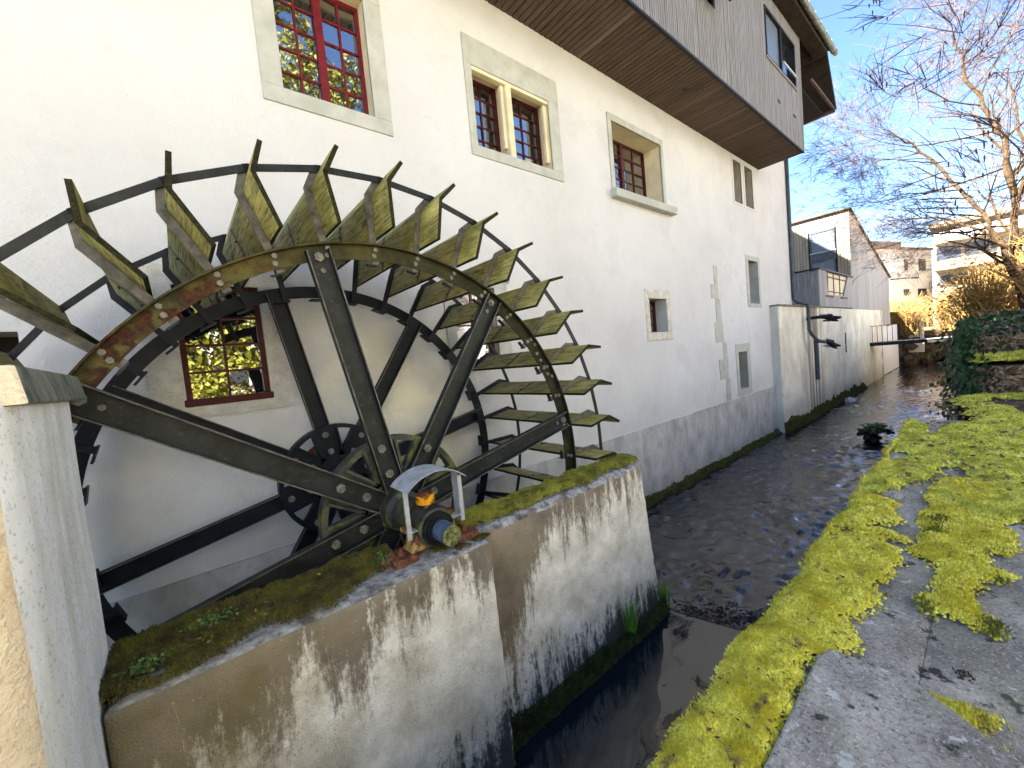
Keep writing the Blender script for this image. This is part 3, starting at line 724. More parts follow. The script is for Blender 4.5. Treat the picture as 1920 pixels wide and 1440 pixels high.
# ================================================================== RETAINING WALL AND SPOUTS
rw = thing("retaining_wall", "stained plaster retaining wall along the stream beyond the mill", "wall")
b = MB(); b.box(16.2, 36.3, 4.75, 5.6, -4.2, 1.0)
b.box(36.3, 44.5, 4.9, 5.6, -4.2, -1.2)
b.build("wall", 'dirty', rw)
MB().box(16.2, 22.0, 4.70, 5.4, 1.003, 1.06).build("coping", 'slate', rw)
MB().box(25.9, 26.12, 4.735, 4.8, -1.2, -.2).build("weep_slot", 'black', rw)
b = MB(); b.tube([(20.45, 4.70, -.35), (20.45, 4.70, -2.0)], .09, 10); b.build("drain_pipe", 'pipe', rw, smooth=True)
MB().box(36.25, 36.45, 4.70, 5.0, -4.2, 1.0).build("end_pilaster", 'dirty', rw)
MB().box(36.5, 44.5, 4.85, 5.4, -4.2, -.02).build("low_wall", 'far_white', rw)
def dragon(name, label, base, tip, sc):
    base, tip = Vector(base), Vector(tip); d = (tip - base); L = d.length; d.normalize()
    t = thing(name, label, "water spout", (0, 0, 0), "dragon head rain spouts")
    side = d.cross(Vector((0, 0, 1))).normalized(); u = side.cross(d)
    pts = [base + d * L * f + u * (.07 * math.sin(f * 3.1)) for f in (0, .25, .5, .62, .74, .86)]
    b = MB(); b.tube(pts, [.062, .066, .07, .085, .11, .10], 10); b.build("neck", 'black', t, smooth=True)
    h = base + d * L * .86
    b = MB()
    b.tube([h - d * .03, h + d * .09 + u * .02, h + d * .22 + u * .03, h + d * .28 + u * .045], [.10, .085, .05, .03], 8)     # upper jaw
    b.tube([h - u * .04, h + d * .10 - u * .075, h + d * .20 - u * .10], [.07, .045, .02], 8)                              # lower jaw
    b.build("head", 'black', t, smooth=True)
    b = MB()
    for i in range(7):
        p = base + d * L * (.52 + .06 * i); b.tube([p + u * .08, p + u * .15 - d * .03, p + u * .20 - d * .09], [.03, .018, .002], 5)
    for s in (-1, 1):
        b.tube([h + u * .07 + side * s * .05, h + u * .15 + side * s * .09 - d * .06, h + u * .18 + side * s * .11 - d * .16], [.025, .018, .003], 5)
        for q in range(4):
            p = h - d * (.02 + .07 * q); b.tube([p + side * s * .08 - u * .05, p + side * s * .13 - u * .13 - d * .06], [.025, .002], 4)
    b.build("spines", 'black', t)
    return t
dragon("dragon_spout", "black iron dragon spout jutting straight from the retaining wall", (19.5, 4.78, .52), (19.5, 3.80, .42), 1)
dragon("dragon_spout", "black dragon head on the lower end of the bent downpipe", (19.42, 4.42, -.40), (19.85, 3.95, -.62), .8)

# ================================================================== FAR HOUSE
fh = thing("far_house", "grey timber house with sloping roof beside the stream", "house")
FX = 28.1
b = MB(); b.hexa([(FX + .05, 4.85, 1.0), (40.45, 4.85, -.15), (40.45, 12, -.15), (FX + .05, 12, 1.0)], [(FX + .05, 4.85, 6.22), (40.45, 4.85, 3.36), (40.45, 12, 3.36), (FX + .05, 12, 6.22)])
b.build("core", 'dark', fh)
x = FX
while x < 40.4:      # vertical panels of the stream side
    x2 = min(x + .66, 40.45); zt = lambda q: 6.28 - (q - FX) * (6.28 - 3.4) / (40.45 - FX)
    zb = 1.02 if x < 32.4 else (-.02 if x > 33.7 else 1.02)
    MB().prism_y([(x, zb), (x2 - .012, zb), (x2 - .012, zt(x2)), (x, zt(x))], 4.775 + random.uniform(0, .006), 4.84).build("side_panel", 'shed_panel', fh); x = x2
MB().box(32.45, 33.7, 4.80, 4.846, -1.0, 1.0).build("door", 'pipe', fh)
y = 4.78; pb = {}
wn_ = [(5.42, 6.50, 3.4, 5.48)]
while y < 11.5:     # boards of the gable that faces the camera
    inw = y + .07 > 5.40 and y < 6.52
    segs = [(1.0, 6.27)] if not inw else [(1.0, 2.2), (5.50, 6.27)]
    for sgm in segs:
        if sgm not in pb: pb[sgm] = MB().box(FX, FX + .04, 0, .118, *sgm).mesh("gable_board", 'larch_light')
        o = link("gable_board", pb[sgm], fh); o.location = (random.uniform(-.004, .004), y, 0)
    y += .14
t = link("balcony_door", None, fh)
b = MB(); b.box(FX + .0, FX + .09, 5.40, 5.46, 2.2, 5.5); b.box(FX, FX + .09, 6.44, 6.52, 2.2, 5.5); b.box(FX, FX + .09, 5.46, 6.44, 5.42, 5.5); b.build("frame", 'pipe', t)
MB().poly([(FX + .03, 5.46, 2.2), (FX + .03, 5.46, 5.42), (FX + .03, 6.44, 5.42), (FX + .03, 6.44, 2.2)]).build("pane", 'glass_light', t, fix=False)
MB().box(FX - .07, FX - .03, 5.36, 6.52, 3.85, 4.30).build("guard_panel", 'pipe', t)
MB().box(FX - .09, FX - .02, 5.36, 6.52, 4.30, 4.345).build("handrail", 'galv', t)
b = MB(); b.hexa([(FX - .12, 4.66, 6.27), (40.6, 4.66, 3.36), (40.6, 12.2, 3.36), (FX - .12, 12.2, 6.27)], [(FX - .12, 4.66, 6.34), (40.6, 4.66, 3.43), (40.6, 12.2, 3.43), (FX - .12, 12.2, 6.34)])
b.build("roof", 'soffit', fh)
b = MB(); b.tube([(40.5, 4.7, 3.25), (40.5, 3.3, 3.12)], .05, 8); b.tube([(40.5, 3.6, 3.15), (40.5, 3.25, 3.12)], .09, 8); b.build("rain_spout", 'black', fh, smooth=True)
t = link("terrace_parapet", None, fh)
y = 4.80
bm_ = MB().box(21.7, 21.74, 0, .125, 1.09, 2.62).mesh("parapet_board", 'larch')
while y < 7.2:
    o = link("parapet_board", bm_, t); o.location = (0, y, 0); y += .135
b = MB()      # stream side; its opening holds a sun patch put into a pale panel's colour
b.box(21.7, 22.75, 4.755, 4.80, 1.06, 2.66); b.box(27.1, 28.1, 4.755, 4.80, 1.06, 2.66); b.box(22.75, 27.1, 4.755, 4.80, 1.06, 1.62)
b.prism_y([(22.75, 1.62), (23.1, 1.62), (22.85, 2.66), (22.75, 2.66)], 4.755, 4.80); b.prism_y([(26.1, 1.62), (27.1, 1.62), (27.1, 2.60), ], 4.755, 4.80)
b.build("parapet_side", 'shed_panel', t)
MB().box(22.7, 27.15, 4.83, 4.85, 1.55, 2.64).build("sun_patch", 'cream', t)
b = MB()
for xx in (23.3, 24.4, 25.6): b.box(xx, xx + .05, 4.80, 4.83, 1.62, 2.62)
b.box(22.9, 27.0, 4.80, 4.828, 2.42, 2.46); b.box(22.9, 26.6, 4.80, 4.828, 1.76, 1.80); b.build("shadow_bars", 'soffit', t)  # dark bars stand in for railing shadows across the sun patch
MB().box(21.62, 28.2, 4.70, 4.84, 2.66, 2.72).build("rail_cap", 'black', t); MB().box(21.62, 21.78, 4.84, 7.2, 2.66, 2.72).build("rail_cap", 'black', t)
for xx in (22.6, 25.4): MB().box(xx, xx + 1.35, 4.72, 4.76, 1.50, 1.57).build("scupper", 'black', t)
MB().box(21.7, 28.1, 4.80, 7.2, 1.0, 1.06).build("floor", 'black', t)

# footbridge
fb = thing("footbridge", "slim dark steel footbridge crossing the stream below the far house", "bridge")
MB().box(32.2, 33.3, -1.6, 4.75, -1.20, -1.02).build("beam", 'bridge', fb)
MB().box(32.15, 33.35, -1.6, 4.75, -1.015, -.985).build("deck", 'deck', fb)
pm_ = MB().box(32.19, 32.22, -.012, .012, -1.0, -.02).mesh("baluster", 'bridge')
for i in range(10):
    o = link("baluster", pm_, fb); o.location = (0, 4.62 - i * .22, 0)
b = MB(); b.tube([(32.2, 4.7, -.02), (32.2, 2.6, -.02)], .018, 6); b.build("handrail", 'bridge', fb)

# apartment blocks far behind
def apt(label, x, y0, y1, z0, z1, mat, wins, parts):
    t = thing("apartment_block", label, "building")
    MB().box(x, x + 14, y0, y1, z0, z1).build("wall", mat, t)
    for (a, c, e, f) in wins:
        wv = MB().box(x - .05, x + .02, a, c, e, f).build("window", 'far_glass', t)
        MB().box(x - .09, x - .04, a - .12, c + .12, e - .16, e - .05).build("sill", 'far_white', wv)
    for nm, a, m in parts: MB().box(*a).build(nm, m, t)
    return t
t = thing("apartment_block", "plain pale apartment block behind the far house", "building")
t.location = (74.5, 10.25, 0); t.rotation_euler = (0, 0, math.atan2(-4.6, 13.5))
MB().box(0, 14.3, 0, 6, -2, 10.4).build("wall", 'far_white', t)
MB().box(-.3, 14.5, -.3, 6.2, 10.4, 10.7).build("flat_roof", 'far_beige', t); MB().box(3, 11, 2, 6, 10.7, 12.2).build("roof_storey", 'far_beige', t)
for (a_, c_, e_, f_) in [(10.8, 12.6, 7.4, 9.1), (7.2, 8.0, 7.5, 9.0), (10.4, 12.6, 3.6, 4.8), (6.8, 8.4, 3.9, 4.8)]:
    wv = MB().box(a_, c_, -.04, .02, e_, f_).build("window", 'far_glass', t); MB().box(a_ - .1, c_ + .1, -.09, -.03, e_ - .16, e_ - .04).build("sill", 'far_white', wv)
apt("beige apartment block with balcony bands behind the bare trees", 77, -14, 4.75, -2, 11.6, 'far_beige',
    [(2.4, 4.5, 7.6, 9.2), (-.5, 2.0, 7.6, 9.2), (1.9, 4.3, 4.0, 5.6), (-1.6, 1.4, 4.0, 5.6), (-6.5, -2.5, 7.6, 9.2), (-6.5, -2.5, 4.0, 5.6)],
    [("balcony", (75.4, 77, -13, 4.6, 2.6, 3.8), 'far_beige'), ("balcony", (75.4, 77, -13, 4.6, 6.2, 7.4), 'far_beige'), ("roof_slab", (75.2, 91, -14.5, 5.0, 11.6, 12.2), 'far_beige'), ("balcony", (75.6, 77, -13, 4.6, 9.7, 10.9), 'far_white')])
t = thing("apartment_block", "long cream apartment block added across the yard to bounce sunlight, mirrored in the mill's panes", "building")
MB().box(-16, 36, -26, -15.6, -1.62, 15.0).build("wall", 'bounce_wall', t)  # out of view; added and sized to throw sunlight onto wall and piers
MB().box(-16.6, 36.6, -26.6, -15.0, 15.0, 15.4).build("roof_slab", 'slate', t)
wm = MB().box(0, 1.25, -.03, .03, 0, 1.5).mesh("window", 'far_glass')
fm = MB().box(-.12, 1.37, -.03, .10, -.12, -.02).mesh("sill", 'stone')
for i in range(15):
    for k in range(4):
        o = link("window", wm, t); o.location = (-14.2 + i * 3.35, -15.6, .4 + k * 3.7); q = link("sill", fm, o)
gw = thing("garden_wall", "low pale garden wall behind the golden shrub", "wall")
MB().box(47, 47.4, 3.6, 9, -2.5, .35).build("wall", 'cream', gw)
sw = thing("stone_embankment", "rough brown stone embankment where the stream bends away", "wall")
for i in range(46):
    yy = random.uniform(1.2, 4.9); xx = 45 + (4.9 - yy) * 2.2 + random.uniform(0, 1.0); zz = random.uniform(-3.5, -.9); s = random.uniform(.25, .5)
    b = MB(); pts = [(math.cos(a) * s * random.uniform(.8, 1.2), math.sin(a) * s * random.uniform(.8, 1.2)) for a in np.linspace(0, 6.28, 7)[:-1]]
    b.hexa([(xx + .3, yy + p[0], zz + p[1] * .7) for p in pts], [(xx - .25, yy + p[0] * .8, zz + p[1] * .55) for p in pts]); b.build("stone", 'far_stone', sw)
MB().hexa([(45.6, 5.2, -4), (54.2, 1.0, -4), (60, 1.0, -4), (52, 6, -4)], [(45.6, 5.2, -.8), (54.2, 1.0, -.8), (60, 1.0, -.8), (52, 6, -.8)]).build("core", 'far_stone', sw)
# ================================================================== WATER WHEEL
wheel = thing("water_wheel", "large undershot water wheel with mossy wooden paddles and steel rims", "water wheel")
def at_hub(o, ang): o.location = (XC, 0, ZC); o.rotation_euler = (0, -R(ang), 0); return o
def recolor(me, test, idx):
    for p in me.polygons:
        if test(p): p.material_index = idx
# --- rims
bolt_me = MB().tube([(0, 0, 0), (0, -.016, 0)], .019, 6).mesh("bolt", 'bolt')
big_me = MB().tube([(0, 0, 0), (0, -.024, 0)], .034, 6).tube([(0, -.024, 0), (0, -.036, 0)], .017, 8).mesh("bolt", 'bolt')
def bolt(parent, r, ang, y, me=None, tilt=0):
    o = link("bolt", me or bolt_me, parent); a = R(ang)
    o.location = (XC + r * math.cos(a), y, ZC + r * math.sin(a)); o.rotation_euler = (0, random.uniform(0, 1), 0); return o
b = MB(); b.ring_y(XC, ZC, 1.972, 2.078, Y1 - .004, Y1 + .006, 160); b.ring_y(XC, ZC, 2.078, 2.090, Y1 - .052, Y1 + .008, 160)
rimF = b.build("rim", 'rim', wheel, smooth=True); rimF["label"] = "front rim with rust and yellow lichen"
b = MB(); b.ring_y(XC, ZC, 1.968, 2.078, Y2 - .004, Y2 + .006, 160); b.ring_y(XC, ZC, 2.078, 2.090, Y2 - .004, Y2 + .05, 160)
rimB = b.build("rim", 'navy', wheel, smooth=True); rimB["label"] = "back rim near the wall"
for k in range(36):
    a = 10 * k
    for dr, da in ((2.005, .25), (2.055, -.25)): bolt(rimF, dr, a - .8 + da, Y1 - .004)
for a, r_ in ((37, 2.06), (34.5, 2.02), (32, 2.02), (29.5, 2.02), (27, 2.02), (25.5, 2.06)): bolt(rimF, r_, a, Y1 - .004)
# --- spokes: channels with the flanges towards the camera
def channel(y, w, d, r0, r1, t=.009):
    b = MB(); b.box(r0, r1, y - t, y, -w / 2, w / 2); b.box(r0, r1, y - d, y - t, w / 2 - t, w / 2); b.box(r0, r1, y - d, y - t, -w / 2, -w / 2 + t); return b
spF = channel(Y1 - .008, .165, .062, .165, 2.045).mesh("spoke", 'steel'); spB = channel(Y2 - .008, .165, .062, .165, 2.045).mesh("spoke", 'navy')
for me_, y_ in ((spF, Y1), (spB, Y2)):
    me_.materials.append(MATS['arm']); recolor(me_, lambda p: p.normal.y < -.9 and p.center.y < y_ - .05, 1)
SPK = [11.3 + 45 * k for k in range(8)]
for a in SPK:
    s = at_hub(link("spoke", spF, wheel), a); sB = at_hub(link("spoke", spB, wheel), a)
    for r_ in (.31, .52, 1.995):
        o = link("bolt", big_me, s); o.location = (r_, Y1 - .018, 0)
    o = link("bolt", bolt_me, s); o.location = (1.90, Y1 - .018, .0)
    for r_ in (.31, .50):
        o = link("bolt", big_me, sB); o.location = (r_, Y2 - .076, 0)
# --- hubs
def hub(y, mat, label):
    b = MB(); b.ring_y(XC, ZC, .545, .590, y - .014, y + .09, 72); b.cyl_y(XC, ZC, .25, y - .003, y + .06, 40)
    for a in SPK:
        c, s = math.cos(R(a)), math.sin(R(a))
        def P(r, t, yy): return (XC + r * c - t * s, yy, ZC + r * s + t * c)
        q = [(.2, -.125), (.555, -.135), (.555, .135), (.2, .125)]
        b.hexa([P(r, t, y + .03) for r, t in q], [P(r, t, y) for r, t in q])
        for sg in (-1, 1):
            q = [(.27, sg * .100), (.55, sg * .118), (.55, sg * .140), (.27, sg * .122)]
            b.hexa([P(r, t, y) for r, t in q], [P(r, t, y - .03) for r, t in q])
    o = b.build("hub_plate", mat, wheel, smooth=True); o["label"] = label
    b = MB(); b.tube([(XC, y + .12, ZC), (XC, y - .10, ZC), (XC, y - .13, ZC), (XC, y - .30, ZC)], [.155, .155, .120, .112], 32)
    b.build("hub_boss", mat, wheel, smooth=True)
hub(Y1 + .0, 'casting', "front hub plate green with algae"); hub(Y2 - .075, 'navy', "dark back hub plate")
b = MB(); b.cyl_y(XC, ZC, .069, 2.275, 5.15, 28); shf = b.mesh("shaft", ['blue_shaft', 'shaft_end'])
recolor(shf, lambda p: p.center.y < 2.28, 1); shade(shf); link("shaft", shf, wheel)
b = MB(); b.cyl_y(XC, ZC, .092, 2.435, 2.475, 28); b.cyl_y(XC, ZC, .080, 2.415, 2.436, 28); b.build("shaft_collar", 'black', wheel, smooth=True)
# --- paddles: a radial board, a bent tip board, two steel arms, a strap
YF, YB = 2.80, 4.79
K = (2.487, -.066); T = (2.652, -.190)
u = np.array([T[0] - K[0], T[1] - K[1]]); u /= np.linalg.norm(u); nn = np.array([-u[1], u[0]])
def rt(pts, y0, y1, b=None):
    b = b or MB(); b.hexa([(r, y1, t) for r, t in pts], [(r, y0, t) for r, t in pts]); return b
def board_mesh(pts, name, y0=YF, y1=YB):
    b = MB()
    ys = [y0, 3.88, 3.892, y1]
    me = rt(pts, y0, y1, b).mesh(name, ['blade', 'blade_edge'])
    return me
mb_me = board_mesh([(2.152, -.066), (2.152, -.094), (2.487, -.094), (2.487, -.066)], "main_board")
recolor(mb_me, lambda p: abs(p.normal.z) < .5, 1)
o_ = K; tipq = [K, (K[0] - nn[0] * .027 - .006, K[1] - nn[1] * .027), (T[0] - nn[0] * .027, T[1] - nn[1] * .027), T]
tb_me = board_mesh(tipq, "tip_board"); recolor(tb_me, lambda p: abs(np.dot((p.normal.x, p.normal.z), nn)) < .5, 1)
def arm_mesh(y, sgn, r0, nm, mat):
    b = MB()
    rt([(r0, -.062), (2.487, -.062), (2.484, -.010), (r0, -.010)], y, y + .010, b)
    rt([(r0, -.064), (2.487, -.064), (2.487, -.056), (r0, -.056)], y + .010, y + .070, b)
    e = (K[0] + u[0] * .150, K[1] + u[1] * .150)
    rt([(2.487, -.062), e, (e[0] + nn[0] * .052, e[1] + nn[1] * .052), (2.484, -.010)], y, y + .010, b)
    rt([(2.487, -.064), (e[0], e[1] - .002), (e[0] + nn[0] * .007, e[1] + nn[1] * .007), (2.487, -.056)], y + .010, y + .070, b)
    return b.mesh(nm, mat)
armF = arm_mesh(Y1 + .008, 1, 1.945, "arm", 'arm'); armB = arm_mesh(Y2 - .085, 1, 1.93, "arm", 'navy')
clipB = rt([(1.93, -.075), (1.945, -.075), (1.945, .07), (1.93, .07)], Y2 - .09, Y2 + .02).mesh("clip", 'navy')
clipF = rt([(1.935, -.05), (1.945, -.06), (1.947, .03), (1.935, .02)], Y1 + .006, Y1 + .045).mesh("clip", 'steel')
strap = rt([(2.14, -.0655), (2.48, -.0655), (2.48, -.060), (2.14, -.060)], 3.87, 3.90).mesh("strap", 'arm')
sb_ = MB()
for r_ in (2.22, 2.38): sb_.tube([(r_, 3.885, -.062), (r_, 3.885, -.048)], .009, 6)
nuts = sb_.mesh("strap_bolt", 'black')
e = np.array(K) + u * .146 + nn * .012
def tie_mesh(y, mat):
    th = R(10); e2 = (e[0] * math.cos(th) - e[1] * math.sin(th), e[0] * math.sin(th) + e[1] * math.cos(th))
    d = np.array(e2) - e; L = np.linalg.norm(d); d /= L; q = np.array([-d[1], d[0]])
    a = e - d * .02; c = np.array(e2) + d * .02
    b = MB(); rt([tuple(a - q * .024), tuple(c - q * .024), tuple(c + q * .024), tuple(a + q * .024)], y - .012, y - .003, b); return b.mesh("tie_strip", mat)
tieF = tie_mesh(Y1 + .004, 'steel'); tieB = tie_mesh(Y2 - .085, 'navy')
for k in range(36):
    a = 10 * k + 0.1
    pd = at_hub(link("paddle", None, wheel), a + random.uniform(-.25, .25))
    for nm, me in (("main_board", mb_me), ("tip_board", tb_me), ("arm", armF), ("arm", armB), ("clip", clipB), ("clip", clipF), ("strap", strap), ("strap_bolt", nuts)):
        o = link(nm, me, pd)
        if 'board' in nm: o.location = (0, random.uniform(-.012, .012), 0)
    at_hub(link("tie_strip", tieF, wheel), a); at_hub(link("tie_strip", tieB, wheel), a)

# ================================================================== PIERS
from mathutils import noise as mno
def rough_block(x0, x1, y0, y1, z0, z1, cell=.06, amp=.008, batter=(0, 0), rnd=.02, seed=0, name="pier", mats=('pier', 'pier_top')):
    nx, ny, nz = [max(2, int((b_ - a_) / cell)) for a_, b_ in ((x0, x1), (y0, y1), (z0, z1))]
    V = {}; vl = []; F = []
    def vid(i, j, k):
        key = (i, j, k)
        if key not in V:
            x, y, z = x0 + (x1 - x0) * i / nx, y0 + (y1 - y0) * j / ny, z0 + (z1 - z0) * k / nz
            # soften edges
            ex = min(i, nx - i); ey = min(j, ny - j); ez = nz - k
            on = (ex == 0) + (ey == 0) + (ez == 0)
            p = Vector((x, y, z))
            if on >= 2:
                q = mno.noise(p * 9 + Vector((seed, 0, 0))) * .5 + .6
                if ez == 0: p.z -= rnd * q
                if ey == 0: p.y += rnd * q * (1 if j == 0 else -1)
                if ex == 0: p.x += rnd * q * (1 if i == 0 else -1)
            n_ = mno.noise_vector(p * 5 + Vector((seed, 2, 1))) * amp + mno.noise_vector(p * 19) * amp * .4
            p += n_
            f = (z1 - z) / (z1 - z0)
            if i > nx / 2: p.x += batter[0] * f
            p.y -= batter[1] * f
            V[key] = len(vl); vl.append(tuple(p))
        return V[key]
    for i in range(nx):
        for k in range(nz):
            F.append((vid(i, 0, k), vid(i + 1, 0, k), vid(i + 1, 0, k + 1), vid(i, 0, k + 1)))
            F.append((vid(i + 1, ny, k), vid(i, ny, k), vid(i, ny, k + 1), vid(i + 1, ny, k + 1)))
    for j in range(ny):
        for k in range(nz):
            F.append((vid(0, j + 1, k), vid(0, j, k), vid(0, j, k + 1), vid(0, j + 1, k + 1)))
            F.append((vid(nx, j, k), vid(nx, j + 1, k), vid(nx, j + 1, k + 1), vid(nx, j, k + 1)))
    for i in range(nx):
        for j in range(ny): F.append((vid(i, j, nz), vid(i + 1, j, nz), vid(i + 1, j + 1, nz), vid(i, j + 1, nz)))
    me = bpy.data.meshes.new(name); me.from_pydata(vl, [], F)
    for m in mats: me.materials.append(MATS[m])
    for p in me.polygons: p.material_index = 1 if (p.normal.z > .55 and len(mats) > 1) else 0
    shade(me, 60)
    return link(name, me)
PT = -1.288
o = rough_block(-.385, 1.63, 2.355, 2.79, -3.9, PT, .045, .007, (.03, .03), .018, 1, "concrete_pier")
tag(o, "stained concrete pier carrying the wheel bearing", "pier", "wheel race piers")
o = rough_block(1.65, 3.86, 2.53, 2.78, -3.9, PT + .01, .045, .008, (.20, .10), .03, 5, "concrete_pier")
tag(o, "set back stained concrete pier ending at the open stream", "pier", "wheel race piers")

# ================================================================== BEARING
bg_ = thing("pillow_block", "rusty bearing with yellow oil cup and curved tin hood on the pier", "bearing")
BY = 2.60
bx = XC + .02
for s in (-1, 1):
    b = MB(); b.box(bx + s * .245 - .085, bx + s * .245 + .085, BY - .10, BY + .10, PT - .006, PT + .050); b.build("foot", 'rust', bg_, 0.008)
    b = MB(); b.tube([(bx + s * .25, BY - .02, PT + .045), (bx + s * .25, BY - .02, PT + .075)], .026, 6); b.tube([(bx + s * .25, BY - .02, PT + .07), (bx + s * .25, BY - .02, PT + .095)], .014, 8); b.build("anchor_bolt", 'rust', bg_)
b = MB(); b.prism_y([(bx - .20, PT + .045), (bx + .20, PT + .045), (bx + .13, ZC + .02), (bx - .13, ZC + .02)], BY - .075, BY + .075); b.build("pedestal", 'ochre', bg_, 0.012)
b = MB(); b.tube([(XC, BY - .125, ZC), (XC, BY - .115, ZC), (XC, BY + .09, ZC)], [.118, .132, .132], 28); b.build("housing", 'casting', bg_, smooth=True)
b = MB(); b.ring_y(XC, ZC, .092, .116, BY - .150, BY - .124, 32); b.build("seal_ring", 'black', bg_, smooth=True)
b = MB(); b.box(XC - .19, XC + .19, BY - .06, BY + .06, ZC - .012, ZC + .018); b.build("cap_flange", 'ochre', bg_, 0.006)
for s in (-1, 1):
    b = MB(); b.tube([(XC + s * .165, BY - .02, ZC + .01), (XC + s * .165, BY - .02, ZC + .06)], .022, 6); b.build("cap_bolt", 'rust', bg_)
b = MB(); b.tube([(XC - .02, BY - .03, ZC + .11), (XC - .02, BY - .03, ZC + .17)], .022, 12); b.build("oil_pipe", 'rust', bg_, smooth=True)
b = MB(); b.tube([(XC - .02, BY - .03, ZC + .155), (XC - .02, BY - .03, ZC + .165), (XC - .02, BY - .03, ZC + .225)], [.045, .064, .066], 22); cup = b.build("oil_cup", 'yellow', bg_, smooth=True)
b = MB(); b.tube([(XC - .02, BY - .03, ZC + .226), (XC - .02, BY - .03, ZC + .235)], [.060, .045], 22); b.build("cup_lid", 'rust', bg_, smooth=True)
b = MB(); i0 = 0; n_ = 16; y0h, y1h = BY - .17, BY + .10; cxh, czh, rh = XC + .02, ZC + .07, .33
prof = [(cxh + rh * math.cos(R(t_)), czh + rh * math.sin(R(t_))) for t_ in np.linspace(134, 46, n_)]
prof2 = [(cxh + (rh - .004) * math.cos(R(t_)), czh + (rh - .004) * math.sin(R(t_))) for t_ in np.linspace(134, 46, n_)]
for i in range(n_ - 1):
    q = [prof[i], prof[i + 1], prof2[i + 1], prof2[i]]; b.hexa([(x, y1h, z) for x, z in q], [(x, y0h, z) for x, z in q])
b.build("hood", 'galv', bg_, smooth=True)
for s in (-1, 1):
    xs_ = cxh + s * .195
    b = MB(); b.box(min(xs_, xs_ + s * .03), max(xs_, xs_ + s * .03), BY - .10, BY - .095, ZC - .03, czh + math.sqrt(rh ** 2 - .195 ** 2) - .03); b.box(xs_ - .003, xs_ + .003, BY - .095, BY - .02, ZC - .03, czh + math.sqrt(rh ** 2 - .195 ** 2) - .002); b.box(min(xs_, xs_ - s * .07), max(xs_, xs_ - s * .07), BY - .10, BY - .02, ZC + .014, ZC + .020)
    b.build("hood_bracket", 'galv', bg_)

# ================================================================== GATE PILLAR
pl = thing("gate_pillar", "white rendered pillar, near face coloured as if sunlit, with slate cap left of the wheel", "pillar")
def pillar_mesh():
    b = MB(); zs = np.linspace(-4.0, .02, 40); L = []
    for z in zs:
        wv = .018 * math.sin(z * 3.1) + .012 * math.sin(z * 7.3 + 1)
        f = max(0, (.02 - z)) * .045
        L.append([(-1.6, 1.84 + wv * .4 - f * .2, z), (-.47 + wv * .3, 1.80 + wv - f * .3, z), (-.415, 1.84 + wv * .9 - f * .3, z), (-.388, 1.95 + wv * .6, z), (-.388 + wv * .12, 2.3, z), (-.392 + wv * .1, 2.80 - .02 * f, z), (-1.6, 2.82, z)])
    n = len(L[0])
    for i, row in enumerate(L): b.v += row
    for i in range(len(L) - 1):
        for j in range(n):
            b.f.append((i * n + j, i * n + (j + 1) % n, (i + 1) * n + (j + 1) % n, (i + 1) * n + j))
    b.f.append(tuple((len(L) - 1) * n + j for j in range(n)))
    me = b.mesh("shaft", ['sunlit_face', 'pillar'])
    recolor(me, lambda p: p.normal.x > .62, 1)
    o = link("shaft", me, pl); shade(me, 70); return o
pillar_mesh()
b = MB(); b.hexa([(-1.7, 1.86, .004), (-.345, 1.90, .004), (-.345, 2.93, .004), (-1.7, 2.93, .004)], [(-1.7, 1.90, .15), (-.375, 1.97, .135), (-.365, 2.93, .125), (-1.7, 2.93, .16)])
me = b.mesh("cap", ['slate', 'sunlit_face']); recolor(me, lambda p: p.normal.y < -.6, 1); o = link("cap", me, pl)  # cap's near side gets the same painted sunlight tone
bv = o.modifiers.new("bevel", 'BEVEL'); bv.width = .012; bv.segments = 2

